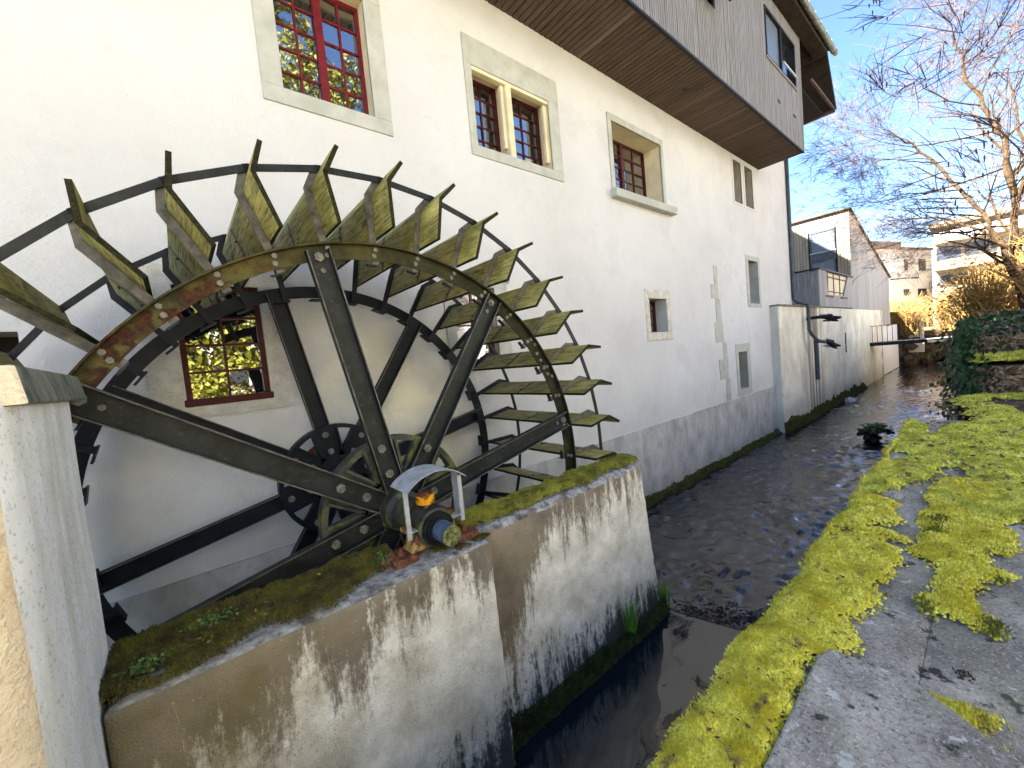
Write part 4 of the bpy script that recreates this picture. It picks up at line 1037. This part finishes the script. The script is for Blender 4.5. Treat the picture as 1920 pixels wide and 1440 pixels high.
# ================================================================== MOSS
CAM0 = np.array([0., 0., 0.])
def moss(name, x0, x1, y0, y1, mask, zf, hmax, dens, mat, tuft_h=.012, tuft_w=.005, cell=.02, label=None, parent=None, falloff=1.5):
    nx, ny = max(3, int((x1 - x0) / cell)), max(3, int((y1 - y0) / cell))
    X, Yg = np.meshgrid(np.linspace(x0, x1, nx), np.linspace(y0, y1, ny), indexing='ij')
    m = mask(X, Yg); mm = m.astype(float)
    for q_ in range(6):
        p = np.pad(mm, 1, mode='edge'); mm = (p[:-2, 1:-1] + p[2:, 1:-1] + p[1:-1, :-2] + p[1:-1, 2:] + mm * 2) / 6
    soft = mm
    hgt = hmax * mm * (.15 + .8 * fbm(X, Yg, 8, 3) + .55 * fbm(X, Yg, 26, 4))
    Z = zf(X, Yg) + hgt - .004
    mk = (mm > .62) & m; keep = mk[:-1, :-1] & mk[1:, :-1] & mk[1:, 1:] & mk[:-1, 1:]
    i, j = np.nonzero(keep); a = i * ny + j
    Fq = np.stack([a, a + ny, a + ny + 1, a + 1], 1)
    V1 = np.stack([X, Yg, Z], -1).reshape(-1, 3)
    # tufts
    n = int(dens * (x1 - x0) * (y1 - y0)); px = RNG.uniform(x0, x1, n); py = RNG.uniform(y0, y1, n)
    ix = ((px - x0) / (x1 - x0) * (nx - 1)); iy = ((py - y0) / (y1 - y0) * (ny - 1)); xi = np.clip(ix.astype(int), 0, nx - 2); yi = np.clip(iy.astype(int), 0, ny - 2)
    ok = RNG.random(n) < np.clip((soft[xi, yi] - .10) * 1.7, 0, 1) ** 1.3
    fx, fy = ix - xi, iy - yi
    pz = (Z[xi, yi] * (1 - fx) + Z[xi + 1, yi] * fx) * (1 - fy) + (Z[xi, yi + 1] * (1 - fx) + Z[xi + 1, yi + 1] * fx) * fy
    d = np.sqrt(px ** 2 + py ** 2 + pz ** 2)
    ok &= RNG.random(n) < np.clip((falloff / d) ** 2, 0.02, 1)
    P = np.stack([px, py, pz], 1)[ok]; sc = np.clip(d[ok] / falloff, 1, 6)
    V2, F2 = tufts(P, tuft_h * sc ** .8, tuft_w * sc, .9)
    F1 = np.concatenate([Fq[:, [0, 1, 2]], Fq[:, [0, 2, 3]]]) if len(Fq) else np.zeros((0, 3), int)
    o = np_mesh(name, np.concatenate([V1, V2]), np.concatenate([F1, F2 + len(V1)]), mat, parent)
    tag(o, label, "moss" if parent is None else None, kind="stuff"); return o
BZ = -1.15
inner = [(-1.2, .43), (.6, .42), (1.107, .413), (1.327, .424), (1.64, .406), (1.737, .328), (1.949, .352), (2.056, .307), (2.402, .325), (2.83, .295), (2.927, .378), (3.293, .392), (3.574, .481), (3.955, .414), (4.528, .408), (4.776, .303)]
ixs, iys = [p[0] for p in inner], [p[1] for p in inner]
patch2 = [(3.385, .266), (2.944, .251), (2.723, .247), (2.643, .184), (2.477, .169), (2.308, .182), (2.14, .164), (2.159, .095), (2.14, .03), (2.181, .005), (2.31, .072), (2.426, .104), (2.605, -.012), (2.685, -.042), (2.741, .065), (3.011, -.065), (3.21, -.087), (3.552, .038), (3.418, -.094), (4.373, -.124), (4.124, .265)]
patch3 = [(1.668, .18), (1.675, .1), (1.705, .008), (1.639, .003), (1.60, .046), (1.50, -.05), (1.44, -.10), (1.50, -.02), (1.59, .10), (1.64, .165)]
def edge_y(x): return .607 + .012 * np.sin(x * 5.3) + .010 * np.sin(x * 13.1 + 1)
zbank = lambda X, Yg: BZ + .004 * np.sin(X * 3 + Yg * 7)
def m_band(X, Yg):
    w_ = (fbm(X, Yg, 9, 21) - .5) * .12 + (fbm(X, Yg, 34, 22) - .5) * .08
    a = (Yg > np.interp(X, ixs, iys) + w_) & (Yg < edge_y(X)) & (X < 4.4)
    hole = ((fbm(X, Yg, 4.5, 33) > .62) & (X > 2.6)) | (fbm(X, Yg, 16, 34) > .74)
    return a & ~hole
def m_far(X, Yg):
    g = fbm(X * .6, Yg * 2.0, 2.4, 44)
    lim = np.where(X > 6.5, .25 + .1 * np.sin(X * 4), edge_y(X))
    g = g + (fbm(X, Yg, 14, 45) - .5) * .22
    return (g > .47) & (Yg < lim) & (X > 3.6 + (fbm(X, Yg, 3, 5) - .5) * .8) & (Yg > -.36 + .06 * np.sin(X * 5))
def m_p2(X, Yg):
    j1 = (fbm(X, Yg, 11, 51) - .5) * .12 + (fbm(X, Yg, 36, 53) - .5) * .10; j2 = (fbm(X, Yg, 11, 52) - .5) * .12 + (fbm(X, Yg, 36, 54) - .5) * .10
    return in_poly(X + j1, Yg + j2, patch2)
def m_p2b(X, Yg): return m_p2(X, Yg) & (fbm(X * .5, Yg * 1.6, 6, 61) + (fbm(X, Yg, 30, 62) - .5) * .2 < .40)
def m_p3(X, Yg):
    j1 = (fbm(X, Yg, 14, 71) - .5) * .05; return in_poly(X + j1, Yg + j1, patch3)
def m_specks(X, Yg): return (fbm(X, Yg, 13, 81) > .74) & (Yg < .36) & (X > 1.75)
bank = thing("bank_wall", "weathered grey coping of the near bank wall, patched with bright moss", "wall")
def coping():
    specs = [(-1.6, 1.10, "coping_slab"), (1.102, 2.03, "coping_slab"), (2.032, 3.4, "coping_slab"), (3.402, 5.0, "coping_slab"), (5.002, 6.72, "coping_slab")]
    for (a, c, nm) in specs:
        for (y0, y1) in ((.1695, None), (-.95, .1675)):
            xs_ = np.linspace(a, c, max(6, int((c - a) / .06)))
            top = []; 
            ys_ = np.linspace(0, 1, 14)
            Vv = []; Ff = []
            for x in xs_:
                ye = edge_y(x) - .012 if y1 is None else y1
                for t_ in ys_:
                    y = y0 + (ye - y0) * t_
                    z = BZ - .006 + .012 * (mno.noise(Vector((x * 4, y * 4, 0))) ) * .6
                    if t_ in (0, 1) : z -= .008
                    Vv.append((x, y, z))
            m = len(ys_); n = len(xs_)
            for i in range(n - 1):
                for j in range(m - 1): Ff.append((i * m + j, (i + 1) * m + j, (i + 1) * m + j + 1, i * m + j + 1))
            base = len(Vv)
            rim_ = [i * m for i in range(n)] + [(n - 1) * m + j for j in range(1, m)] + [i * m + m - 1 for i in range(n - 2, -1, -1)] + [j for j in range(m - 2, 0, -1)]
            for q in rim_: x, y, z = Vv[q]; Vv.append((x, y, BZ - .22))
            kk = len(rim_)
            for q in range(kk): Ff.append((rim_[q], base + q, base + (q + 1) % kk, rim_[(q + 1) % kk]))
            me = bpy.data.meshes.new(nm); me.from_pydata(Vv, [], Ff); me.materials.append(MATS['coping'])
            bm = bmesh.new(); bm.from_mesh(me); bmesh.ops.recalc_face_normals(bm, faces=bm.faces); bm.to_mesh(me); bm.free()
            shade(me, 50); link(nm, me, bank)
coping()
MB().box(-1.58, 6.70, -.93, .572, -4.4, BZ - .022).build("wall_body", 'rough_stone', bank)
b = MB(); sp = [(.2, .395), (1.10, .403), (1.60, .408), (1.668, .385), (1.672, .18), (1.516, -.03), (1.25, -.34), (.2, -.5)]
b.prism_z(sp, BZ - .02, BZ + .032); sl_ = b.build("loose_slab", 'coping', None, 0.010)
tag(sl_, "loose grey stone slab lying on the bank wall in the foreground", "stone slab")
moss("moss", -.6, 4.5, .24, .64, m_band, zbank, .050, 110000, 'moss', .0055, .0048, .016, "bright yellow green moss carpet along the bank wall's stream edge", None, 1.45)
moss("moss", 3.4, 8.9, -.45, .64, m_far, zbank, .05, 26000, 'moss_far', .009, .008, .03, "lumpy green moss over the far end of the bank wall", None, 2.6)
moss("moss", 2.0, 4.4, -.16, .30, m_p2, zbank, .026, 42000, 'moss', .007, .0055, .016, "irregular bright moss patch in the middle of the coping", None, 1.9)
moss("moss", 1.4, 1.75, -.14, .22, m_p3, zbank, .022, 60000, 'moss', .010, .004, .010, "narrow moss strip along the loose slab's far edge", None, 1.5)
moss("moss", 2.0, 3.6, -.16, .30, m_p2b, lambda X, Y_: zbank(X, Y_) + .008, .026, 42000, 'olive_moss', .010, .0045, .016, "dark olive part of the middle moss patch", None, 1.9)
moss("moss", 1.6, 4.4, -.6, .42, m_specks, zbank, .008, 26000, 'moss_dark', .006, .004, .012, "tiny dark moss specks dotted over bare coping", None, 1.9)
# moss hanging over the stream edge of the coping
n = 9000; px = RNG.uniform(.2, 6.6, n) ; keep = RNG.random(n) < np.clip((1.8 / (px + .5)) ** 1.2, .12, 1); px = px[keep]; dz = RNG.random(len(px)) ** 2 * .05
P = np.stack([px, edge_y(px) + .004 - dz * .2, BZ + .012 - dz], 1)
V, F = tufts(P, .012 * np.clip(px / 2, 1, 3), .005 * np.clip(px / 2, 1, 3), .8, np.array([0, .8, .6])); o = np_mesh("moss", V, F, 'moss'); tag(o, "fringe of moss spilling over the bank wall's edge", "moss", kind="stuff")
# pier moss
pz1 = lambda X, Yg: PT + 0 * X
moss("moss", -.38, 1.02, 2.38, 2.84, lambda X, Yg: (Yg > 2.43 + .05 * np.sin(X * 9) + (fbm(X, Yg, 8, 91) - .5) * .16 + np.clip(X - .5, 0, 1) * .30) & (fbm(X, Yg, 6, 92) > .30), pz1, .075, 52000, 'moss_dark', .016, .006, .016, "dark brownish moss along the back of the bearing pier", None, 3.0)
moss("moss", 1.55, 3.88, 2.52, 2.84, lambda X, Yg: (Yg > 2.60 + .03 * np.sin(X * 8) + (fbm(X, Yg, 9, 94) - .5) * .12), lambda X, Yg: PT + .01 + 0 * X, .075, 52000, 'moss_mid', .015, .006, .016, "golden moss strip on top of the set back pier", None, 3.2)
moss("moss", 1.25, 1.66, 2.40, 2.80, lambda X, Yg: fbm(X, Yg, 9, 97) > .58, pz1, .03, 40000, 'moss_dark', .010, .006, .014, "small dark moss crusts around the bearing feet", None, 3.0)
# waterline moss
def ledge(name, x0, x1, y, z, amp, n, mat, label, h=.03, w_=.012, dy=.10):
    px = RNG.uniform(x0, x1, n); a = RNG.random(n)
    py = y - dy * a * (.6 + .8 * fnoise(px, px * 0, 1.3, 5)); pz = z + amp * (1 - a) ** 1.5 * (.35 + .5 * fnoise(px, px * 0, .9, 9) + .5 * fnoise(px, px * 0, 4.5, 19)) + RNG.normal(0, .01, n)
    V, F = tufts(np.stack([px, py, pz], 1), h, w_, .8, np.array([0, -.8, .6])); o = np_mesh(name, V, F, mat); tag(o, label, "moss", kind="stuff"); return o
ledge("moss", 3.6, 16.2, WALL - .02, ZW, .16, 15000, 'moss_base', "dark moss fringe where the cement plinth meets the water", .035, .016, .16)
ledge("moss", 16.2, 30, 4.75, ZW, .42, 12000, 'moss_base', "mossy green tide line on the retaining wall", .05, .028, .12)
ledge("moss", 1.66, 4.02, 2.46, ZP, .22, 9000, 'moss_base', "damp moss along the waterline of the set back pier", .02, .008, .05)
MB().box(3.6, 44, WALL - .20, WALL + .05, -4.2, ZW + .015).build("footing_ledge", 'debris')
tag(bpy.data.objects["footing_ledge"], "low dark footing ledge along the foot of the mill", "ledge")

# litter and weeds
def scatter_leaves(name, P, size, mat, label, nrm=(0, 0, 1), flat=.9, cat="leaf litter", asp=.45):
    V, F = leaves(P, size, nrm, flat, asp); o = np_mesh(name, V, F, mat); tag(o, label, cat, kind="stuff"); return o
n = 190; px = RNG.uniform(.9, 3.4, n); P = np.stack([px, np.interp(px, ixs, iys) + RNG.random(n) * .18, np.full(n, BZ + .045)], 1)
scatter_leaves("leaf_litter", P, .017, 'litter', "small dry leaves caught in the bright bank moss")
n = 500; P = np.stack([RNG.uniform(3.6, 8.5, n), RNG.uniform(-.4, .5, n), np.full(n, BZ + .05)], 1)
scatter_leaves("leaf_litter", P, .05, 'litter', "dry leaves strewn over the far end of the bank wall")
n = 160; P = np.stack([RNG.uniform(-.35, 1.1, n), RNG.uniform(2.42, 2.8, n), PT + .05 + RNG.random(n) * .03], 1)
scatter_leaves("leaf_litter", P, .025, 'litter', "twigs and dry leaves on the bearing pier's moss")
def weed(label, x, y, z, n, size, mat, spread=.12, blade=False, h=.2):
    t = thing("grass_tuft" if blade else "weed_plant", label, "plant")
    if blade:
        b = MB()
        for i in range(n):
            a = random.uniform(0, 6.28); q = random.uniform(.2, 1) * spread; hh = h * random.uniform(.5, 1.1); w_ = .006
            p0 = Vector((x + random.gauss(0, .03), y + random.gauss(0, .03), z)); d = Vector((math.cos(a), math.sin(a), 0)); s = Vector((-d.y, d.x, 0)) * w_
            p1 = p0 + d * q * .4 + Vector((0, 0, hh * .7)); p2 = p0 + d * q + Vector((0, 0, hh))
            b.poly([p0 - s, p0 + s, p1 + s * .7, p1 - s * .7]); b.poly([p1 - s * .7, p1 + s * .7, p2])
        b.build("blades", mat, t, fix=False)
    else:
        P = np.stack([RNG.normal(x, spread, n), RNG.normal(y, spread * .5, n), z + RNG.random(n) * h], 1); V, F = leaves(P, size, (0, -.4, 1), .5, .8); np_mesh("leaves", V, F, mat, t)
        b = MB()
        for i in range(10): b.tube([(x, y, z), (x + random.gauss(0, spread * .6), y + random.gauss(0, spread * .3), z + random.uniform(.2, .9) * h)], .002, 3)
        b.build("stems", mat, t)
    return t
weed("clover like weed growing from pier moss beside the pillar", -.26, 2.52, PT + .03, 150, .017, 'weed', .05, False, .05)
weed("leafy weed in the dark moss below the lowest spoke", .02, 2.66, PT + .05, 130, .016, 'weed', .06, False, .05)
weed("grass tuft at the far waterline corner of the set back pier", 4.12, 2.55, ZP - .03, 70, .0, 'grass', .14, True, .26)
weed("grass tuft sprouting low on the set back pier's face", 3.28, 2.42, -2.86, 60, .0, 'grass', .12, True, .30)
weed("small grass sprig among stones near the bearing foot", .90, 2.60, PT + .04, 30, .0, 'weed', .06, True, .07)
def pebble(label, x, y, z, s, mat='rough_stone', name="stone"):
    b = MB(); bm = bmesh.new(); bmesh.ops.create_icosphere(bm, subdivisions=2, radius=1)
    for v in bm.verts:
        k = 1 + .5 * mno.noise(v.co * 1.3 + Vector((x * 5, y, 0))); v.co = Vector((v.co.x * s[0] * k, v.co.y * s[1] * k, v.co.z * s[2] * k))
    me = bpy.data.meshes.new(name); bm.to_mesh(me); bm.free(); me.materials.append(MATS[mat]); o = link(name, me); o.location = (x, y, z)
    tag(o, label, "stone"); return o
pebble("brown lump of stone beside the left bearing foot", .955, 2.61, PT + .03, (.075, .05, .05), 'rust')
pebble("pale stone resting on the bank moss", 3.50, .43, BZ + .045, (.06, .04, .018), 'coping')
pebble("pale loose stone at the water's edge below the retaining wall", 24.2, 4.35, ZW + .05, (.35, .22, .16), 'rough_stone')
# drift in the water
dr = thing("driftwood_clump", "dark tangle of driftwood with a tuft of weed in midstream", "driftwood")
b = MB()
for i in range(34):
    a = random.uniform(0, 6.28); l = random.uniform(.25, .75); c = Vector((16.0 + random.gauss(0, .22), 2.35 + random.gauss(0, .15), ZW + random.uniform(0, .35)))
    d = Vector((math.cos(a), math.sin(a) * .6, random.uniform(-.25, .4))) * l; b.tube([c - d * .5, c + Vector((0, 0, .05)), c + d * .5], [.05, .07, .02], 5)
b.build("sticks", 'debris', dr)
P = np.stack([RNG.normal(16, .25, 260), RNG.normal(2.35, .14, 260), ZW + .25 + RNG.random(260) * .25], 1); V, F = leaves(P, .12, (0, 0, 1), .8, .4); tag(np_mesh("water_weed", V, F, 'weed', dr), kind="stuff")
dr = thing("debris_raft", "raft of wet twigs and leaves caught at the pier corner", "debris")
b = MB()
for i in range(90):
    tt = random.random(); x = 4.1 + tt * .75 + random.gauss(0, .08); y = 2.38 - tt * .75 + random.gauss(0, .12); z = ZP - .03 - tt * .15
    a = random.uniform(0, 3.14); d = Vector((math.cos(a), math.sin(a), random.uniform(-.05, .12))) * random.uniform(.06, .28); c = Vector((x, y, z)); b.tube([c - d * .5, c + d * .5], [.008, .004], 4)
b.tube([(4.25, 2.35, ZP), (4.5, 2.15, ZP + .12), (4.75, 2.2, ZP + .26), (4.72, 2.42, ZP + .36)], [.008, .006, .005, .003], 4)
b.build("twigs", 'litter', dr)
tt = RNG.random(420); P = np.stack([4.1 + tt * .75 + RNG.normal(0, .1, 420), 2.40 - tt * .75 + RNG.normal(0, .12, 420), ZP - .02 - tt * .17 + RNG.normal(0, .015, 420)], 1); V, F = leaves(P, .05, (0, 0, 1), .5, .6); np_mesh("leaves", V, F, 'debris', dr)
# ================================================================== FAR RIGHT BANK
tb = thing("terraced_bank", "stepped earth and stone bank overgrown with leaves beyond the mossy wall", "bank")
MB().box(6.72, 8.9, -2.0, .18, -4.2, BZ - .01).build("lower_step", 'far_stone', tb)
MB().box(8.9, 10.6, -3.0, .20, -4.2, -.72).build("middle_step", 'far_stone', tb)
MB().box(10.6, 30, -6.0, .28, -4.2, -.45).build("upper_step", 'far_stone', tb)
MB().box(30, 63, -40, .40, -4.2, -.7).build("far_step", 'ground', tb)
def sheet_leaves(x0, x1, y0, y1, z0, z1, n, size, mat, nrm, label, cat="leaf litter", name="leaf_litter"):
    P = np.stack([RNG.uniform(x0, x1, n), RNG.uniform(y0, y1, n), RNG.uniform(z0, z1, n)], 1)
    return scatter_leaves(name, P, size, mat, label, nrm, .6, cat)
sheet_leaves(8.75, 8.92, -2, .22, -1.15, -.74, 2600, .075, 'litter', (-1, 0, .3), "brown leaf litter on the lower face of the stepped bank")
sheet_leaves(10.4, 10.62, -3, .30, -.72, -.36, 2600, .08, 'litter', (-1, 0, .3), "brown leaf litter on the upper face of the stepped bank")
sheet_leaves(10.6, 22, -5, .2, -.46, -.20, 7000, .12, 'litter', (0, 0, 1), "carpet of dead leaves on top of the stepped bank")
moss("moss", 8.85, 10.6, -2.2, .22, lambda X, Yg: fbm(X, Yg, 2, 7) > .30, lambda X, Yg: -.72 + 0 * X, .09, 9000, 'moss_far', .02, .010, .05, "bright moss band on the stepped bank", None, 6)
iv = thing("ivy", "dark ivy hanging down the far bank to the water", "ivy")
n = 14000; tx = RNG.random(n) ** 1.6; px = 8.6 + tx * 20; pz = -3.4 + RNG.random(n) * (3.0 + .35 * np.sin(px)) ; py = .32 + .05 * np.sin(px * 2) + RNG.normal(0, .10, n) + .10 * np.sin(px * 5 + pz * 2)
V, F = leaves(np.stack([px, py, pz], 1), .065 + tx * .07, (-.5, 1, .3), .6, .9); np_mesh("leaves", V, F, 'ivy', iv)
n = 4200; px = RNG.uniform(8.6, 9.6, n); tz = RNG.random(n); V, F = leaves(np.stack([px, .34 - RNG.random(n) ** 1.3 * (.14 + .10 * np.sin(tz * 7)), -1.6 + tz * (1.45 + .12 * np.sin(px * 9))], 1), .055, (-1, .5, .3), .6, .9); np_mesh("leaves", V, F, 'ivy', iv)
b = MB()
for i in range(16):
    x = 8.7 + i * .9; b.tube([(x, .36, -3.2), (x + random.uniform(-.3, .3), .34, -1.8), (x + random.uniform(-.3, .3), .30, -.3)], .015, 4)
b.build("stems", 'bark_dark', iv)

# ================================================================== BARE TREES
def grow(b, tips, p, d, L, r, lvl, maxl, rnd, up=.05, kids=(2, 3), sides=5, drop=0.0, spread=.75, shrink=(.62, .82)):
    n = 4 if lvl < 2 else 3
    pts = [p]; rad = [r]; q = p.copy(); dd = d.copy()
    for i in range(n):
        dd = (dd + Vector((rnd.gauss(0, .13), rnd.gauss(0, .13), rnd.gauss(0, .10) + up - drop * lvl))).normalized()
        q = q + dd * (L / n); pts.append(q.copy()); rad.append(max(r * (1 - .45 * (i + 1) / n), .0028))
    b.tube(pts, rad, max(3, sides - lvl), cap=False)
    if lvl >= maxl: tips.append((q.copy(), dd.copy())); return
    k = rnd.randint(*kids)
    for i in range(k + (1 if lvl < 3 else 0)):
        f = rnd.uniform(.35, 1.0) if i else 1.0
        idx = min(n, max(1, int(round(f * n)))); base = pts[idx]
        ax = Vector((rnd.gauss(0, 1), rnd.gauss(0, 1), rnd.gauss(0, .8))); ax = (ax - dd * ax.dot(dd)).normalized()
        nd = (dd + ax * rnd.uniform(.35, spread)).normalized()
        grow(b, tips, base, nd, L * rnd.uniform(*shrink), max(rad[idx] * rnd.uniform(.5, .72), .0025), lvl + 1, maxl, rnd, up, kids, sides, drop, spread, shrink)
def limb(b, tips, pts, r0, r1, rnd, maxl=4, L=2.0, every=1, bias=None, **kw):
    pts = [Vector(p) for p in pts]; n = len(pts)
    # resample
    path = []
    for i in range(n - 1):
        for j in range(5): path.append(pts[i].lerp(pts[i + 1], j / 5) + Vector((rnd.gauss(0, .03), rnd.gauss(0, .03), rnd.gauss(0, .02))))
    path.append(pts[-1]); m = len(path)
    rad = [r0 + (r1 - r0) * i / (m - 1) for i in range(m)]
    b.tube(path, rad, 8, cap=False)
    for i in range(3, m, every):
        d = (path[min(i + 1, m - 1)] - path[i - 1]).normalized()
        ax = Vector((rnd.gauss(0, .6), rnd.gauss(0, 1), rnd.gauss(0, .5) + .25))
        if bias: ax += Vector(bias)
        nd = (d * .6 + ax.normalized()).normalized()
        grow(b, tips, path[i], nd, L * rnd.uniform(.6, 1.1) * (1 - .3 * i / m), rad[i] * .5, 1, maxl, rnd, **kw)
rnd = random.Random(3)
def bare_tree(label, build, mat_trunk='bark', mat_twig='hair_twig', catkins=0, group="bare trees on the right bank"):
    t = thing("bare_tree", label, "tree", (0, 0, 0), group)
    b = MB(); tips = []; build(b, tips)
    # thick tubes -> trunk part, thin ones -> crown part, by vertex distance is costly, so one branch mesh with crown twigs apart
    b.build("trunk", mat_trunk, t, smooth=True, fix=False)
    tw = MB()
    for p, d in tips:
        for i in range(4):
            e = p + (d + Vector((rnd.gauss(0, .5), rnd.gauss(0, .5), rnd.gauss(0, .4)))) * rnd.uniform(.2, .5)
            m_ = p.lerp(e, .5) + Vector((rnd.gauss(0, .04), rnd.gauss(0, .04), rnd.gauss(.03, .04))); tw.tube([p, m_, e], [.0055, .0045, .0025], 3, cap=False)
    tw.build("crown", mat_twig, t, fix=False)
    if catkins:
        c = MB()
        for p, d in rnd.sample(tips, min(len(tips), catkins)):
            for i in range(rnd.randint(1, 4)):
                q = p + Vector((rnd.gauss(0, .07), rnd.gauss(0, .07), rnd.gauss(0, .03))); h = rnd.uniform(.05, .09)
                c.tube([q, q - Vector((0, 0, h * .3)), q - Vector((0, 0, h))], [.003, .010, .005], 5)
        tag(c.build("catkins", 'bark_dark', t, fix=False), kind="stuff")
    return t
def tA(b, tips):
    limb(b, tips, [(22, -.75, -.5), (22, -.55, 2.0), (22, -.5, 3.5), (22, -.34, 5.8), (21.8, 0, 6.7), (21.6, .5, 8.3), (21.5, .7, 9.6)], .12, .03, rnd, 4, 2.3, 1, up=.03, spread=.9)
    limb(b, tips, [(22, -.72, .4), (22, -.1, 2.8), (22, .27, 3.75), (22, 1.26, 5.7), (22, 1.8, 6.6), (21.8, 2.4, 7.2)], .085, .02, rnd, 4, 2.1, 1, bias=(0, .7, -.1), up=.0, spread=.9)
    limb(b, tips, [(22, -.5, 3.5), (21.5, -1.2, 5.5), (21, -1.8, 8), (21, -2, 10)], .075, .025, rnd, 4, 2.2, 1, up=.03, spread=.9)
bare_tree("big bare tree with forked pale trunk at the right edge", tA)
def tB(b, tips):
    limb(b, tips, [(27, -2.0, -.6), (27, -1.6, 3), (26.8, -1.0, 6), (26.5, -.6, 9)], .11, .03, rnd, 4, 2.2, 1, up=.03, spread=.9)
    limb(b, tips, [(27, -1.9, 1.0), (27, 0, 3.4), (27, 1.5, 4.6), (27, 3.2, 5.0)], .08, .02, rnd, 4, 1.8, 1, bias=(0, .6, -.2), up=-.02, spread=.9)
bare_tree("bare tree behind the forked one, reaching low over the stream", tB)
def tC(b, tips):     # nearer alder, trunk right of the picture
    limb(b, tips, [(7.5, -2.6, -1.6), (7.6, -2.4, 1), (7.8, -2.0, 3), (8, -1.6, 5), (8, -1.3, 6.2)], .14, .05, rnd, 3, 1.2, 3, up=.0)
    for z, yy, zz in ((4.2, .62, 4.30), (3.3, .70, 3.15), (4.8, .05, 5.0), (1.7, .05, 1.5)):
        limb(b, tips, [(7.7, -2.1, z - .6), (7.9, -1.3, z), (8.1, -.5, (z + zz) / 2 + .12), (8.3, yy, zz)], .022, .004, rnd, 2, .62, 1, bias=(0, .5, 0), up=.04, sides=4, spread=.8, shrink=(.55, .75))
bare_tree("nearer alder branches with dark catkins reaching in from the right", tC, 'bark_dark', 'bark_dark', 150, "bare trees on the right bank")
# golden shrubs
def shrub(label, x, y, z, h, w_, n, mat='gold_twig', leafn=0):
    t = thing("twiggy_shrub", label, "shrub", (0, 0, 0), "sunlit twiggy shrubs"); b = MB()
    for i in range(n):
        a = rnd.uniform(0, 6.28); o_ = rnd.random() ** .6; p = Vector((x + rnd.gauss(0, w_ * .18), y + rnd.gauss(0, w_ * .18), z))
        d = Vector((math.cos(a) * o_ * w_, math.sin(a) * o_ * w_, h * rnd.uniform(.5, 1.05) * (1 - .3 * o_)))
        m1 = p + d * .5 + Vector((0, 0, h * .10)); e = p + d; r_ = rnd.uniform(.012, .028)
        b.tube([p, m1, e], [r_, r_ * .7, r_ * .3], 3, cap=False)
        for k in range(5):
            f = rnd.uniform(.3, .95); q = p.lerp(e, f) + Vector((0, 0, h * .08)); g = Vector((rnd.gauss(0, .3), rnd.gauss(0, .3), rnd.uniform(-.05, .5))) * h * .3
            b.tube([q, q + g], [r_ * .55, r_ * .25], 3, cap=False)
    b.build("stems", mat, t, fix=False)
    if leafn:
        P = np.stack([RNG.normal(x, w_ * .45, leafn), RNG.normal(y, w_ * .45, leafn), z + RNG.random(leafn) ** .8 * h * .8], 1); V, F = leaves(P, .12); np_mesh("leaves", V, F, 'gold_leaf', t)
    return t
shrub("golden shrub fanning up before the pale garden wall", 46.5, 4.6, -1.0, 3.6, 1.8, 240, leafn=700)
shrub("broad golden shrub at the bend of the stream", 50, 2.2, -1.0, 4.0, 2.3, 240, leafn=900)
shrub("golden brush below the beige apartment block", 44, -.2, -.7, 4.2, 2.6, 260, leafn=900)
shrub("rightmost golden brush behind the forked tree", 40, -2.6, -.7, 4.6, 2.6, 260, leafn=900)
shrub("low golden thicket beside the footbridge's right end", 36, -.6, -.7, 2.4, 1.7, 200, leafn=500)
shrub("tall amber brush behind the low thicket", 56, -.5, -.7, 6.0, 3.0, 260, leafn=900)
shrub("golden brush hiding the forked tree's foot", 19.6, -1.5, -.5, 3.4, 1.5, 240, leafn=900)
shrub("golden brush just left of the forked tree's foot", 25, .1, -.6, 2.9, 1.5, 220, leafn=800)
# pale tangle over the footbridge's end
P = np.stack([RNG.uniform(12, 30, 4200), RNG.uniform(-3.5, .3, 4200), -.45 + RNG.random(4200) ** 2 * .55], 1); V, F = leaves(P, .22, None, .5, .12); o = np_mesh("bramble", V, F, 'litter'); tag(o, "pale dry bramble tangle along the top of the far bank", "bramble", kind="stuff")
P = np.stack([RNG.uniform(24, 34, 3000), RNG.uniform(-.4, .75, 3000), -1.0 + RNG.random(3000) * 1.0], 1); V, F = leaves(P, .16, None, .5, .8); o = np_mesh("ivy", V, F, 'ivy', None); tag(o, "ivy hummock at the footbridge's right end", "ivy")

P = np.stack([RNG.uniform(10.6, 16, 5200), RNG.uniform(-4.5, .28, 5200), -.48 + RNG.random(5200) ** 1.5 * .5], 1); V, F = leaves(P, .09, None, .5, .8); o = np_mesh("ivy", V, F, 'ivy', None); tag(o, "low ivy hedge topping the stepped bank at the right edge", "ivy")
# ================================================================== TREES ACROSS THE STREAM, MIRRORED IN THE PANES
def conifer(label, x, y, h, w_, n):
    t = thing("evergreen_tree", label, "tree", (0, 0, 0), "sunlit evergreens behind the viewer")
    b = MB(); b.tube([(x, y, -1.7), (x, y, h * .5), (x, y, h)], [.35, .2, .04], 8); b.build("trunk", 'bark_dark', t, smooth=True)
    u_ = RNG.random(n) ** .7; zc = -0.6 + (1 - u_) * (h + .6); a = RNG.uniform(0, 6.28, n); lay = .75 + .35 * np.sin(zc * 4.2 + a * 2)
    rr = w_ * u_ ** .8 * np.sqrt(RNG.random(n)) * lay
    P = np.stack([x + rr * np.cos(a), y + rr * np.sin(a), zc - rr * .18], 1); V, F = leaves(P, .24, None, .5, .45); np_mesh("crown", V, F, 'conifer', t)
for i, (x, y, h, w_) in enumerate(((.8, -9.5, 11, 2.7), (6.2, -9.8, 22, 4.4), (-7, -11, 13, 2.6), (10.5, -12.5, 9, 2.4))):
    conifer(("tall evergreen nearest the path", "second evergreen along the path", "tallest evergreen, farthest back", "short evergreen farthest downstream")[i], x, y, h, w_, (16000, 26000, 7000, 7000)[i])
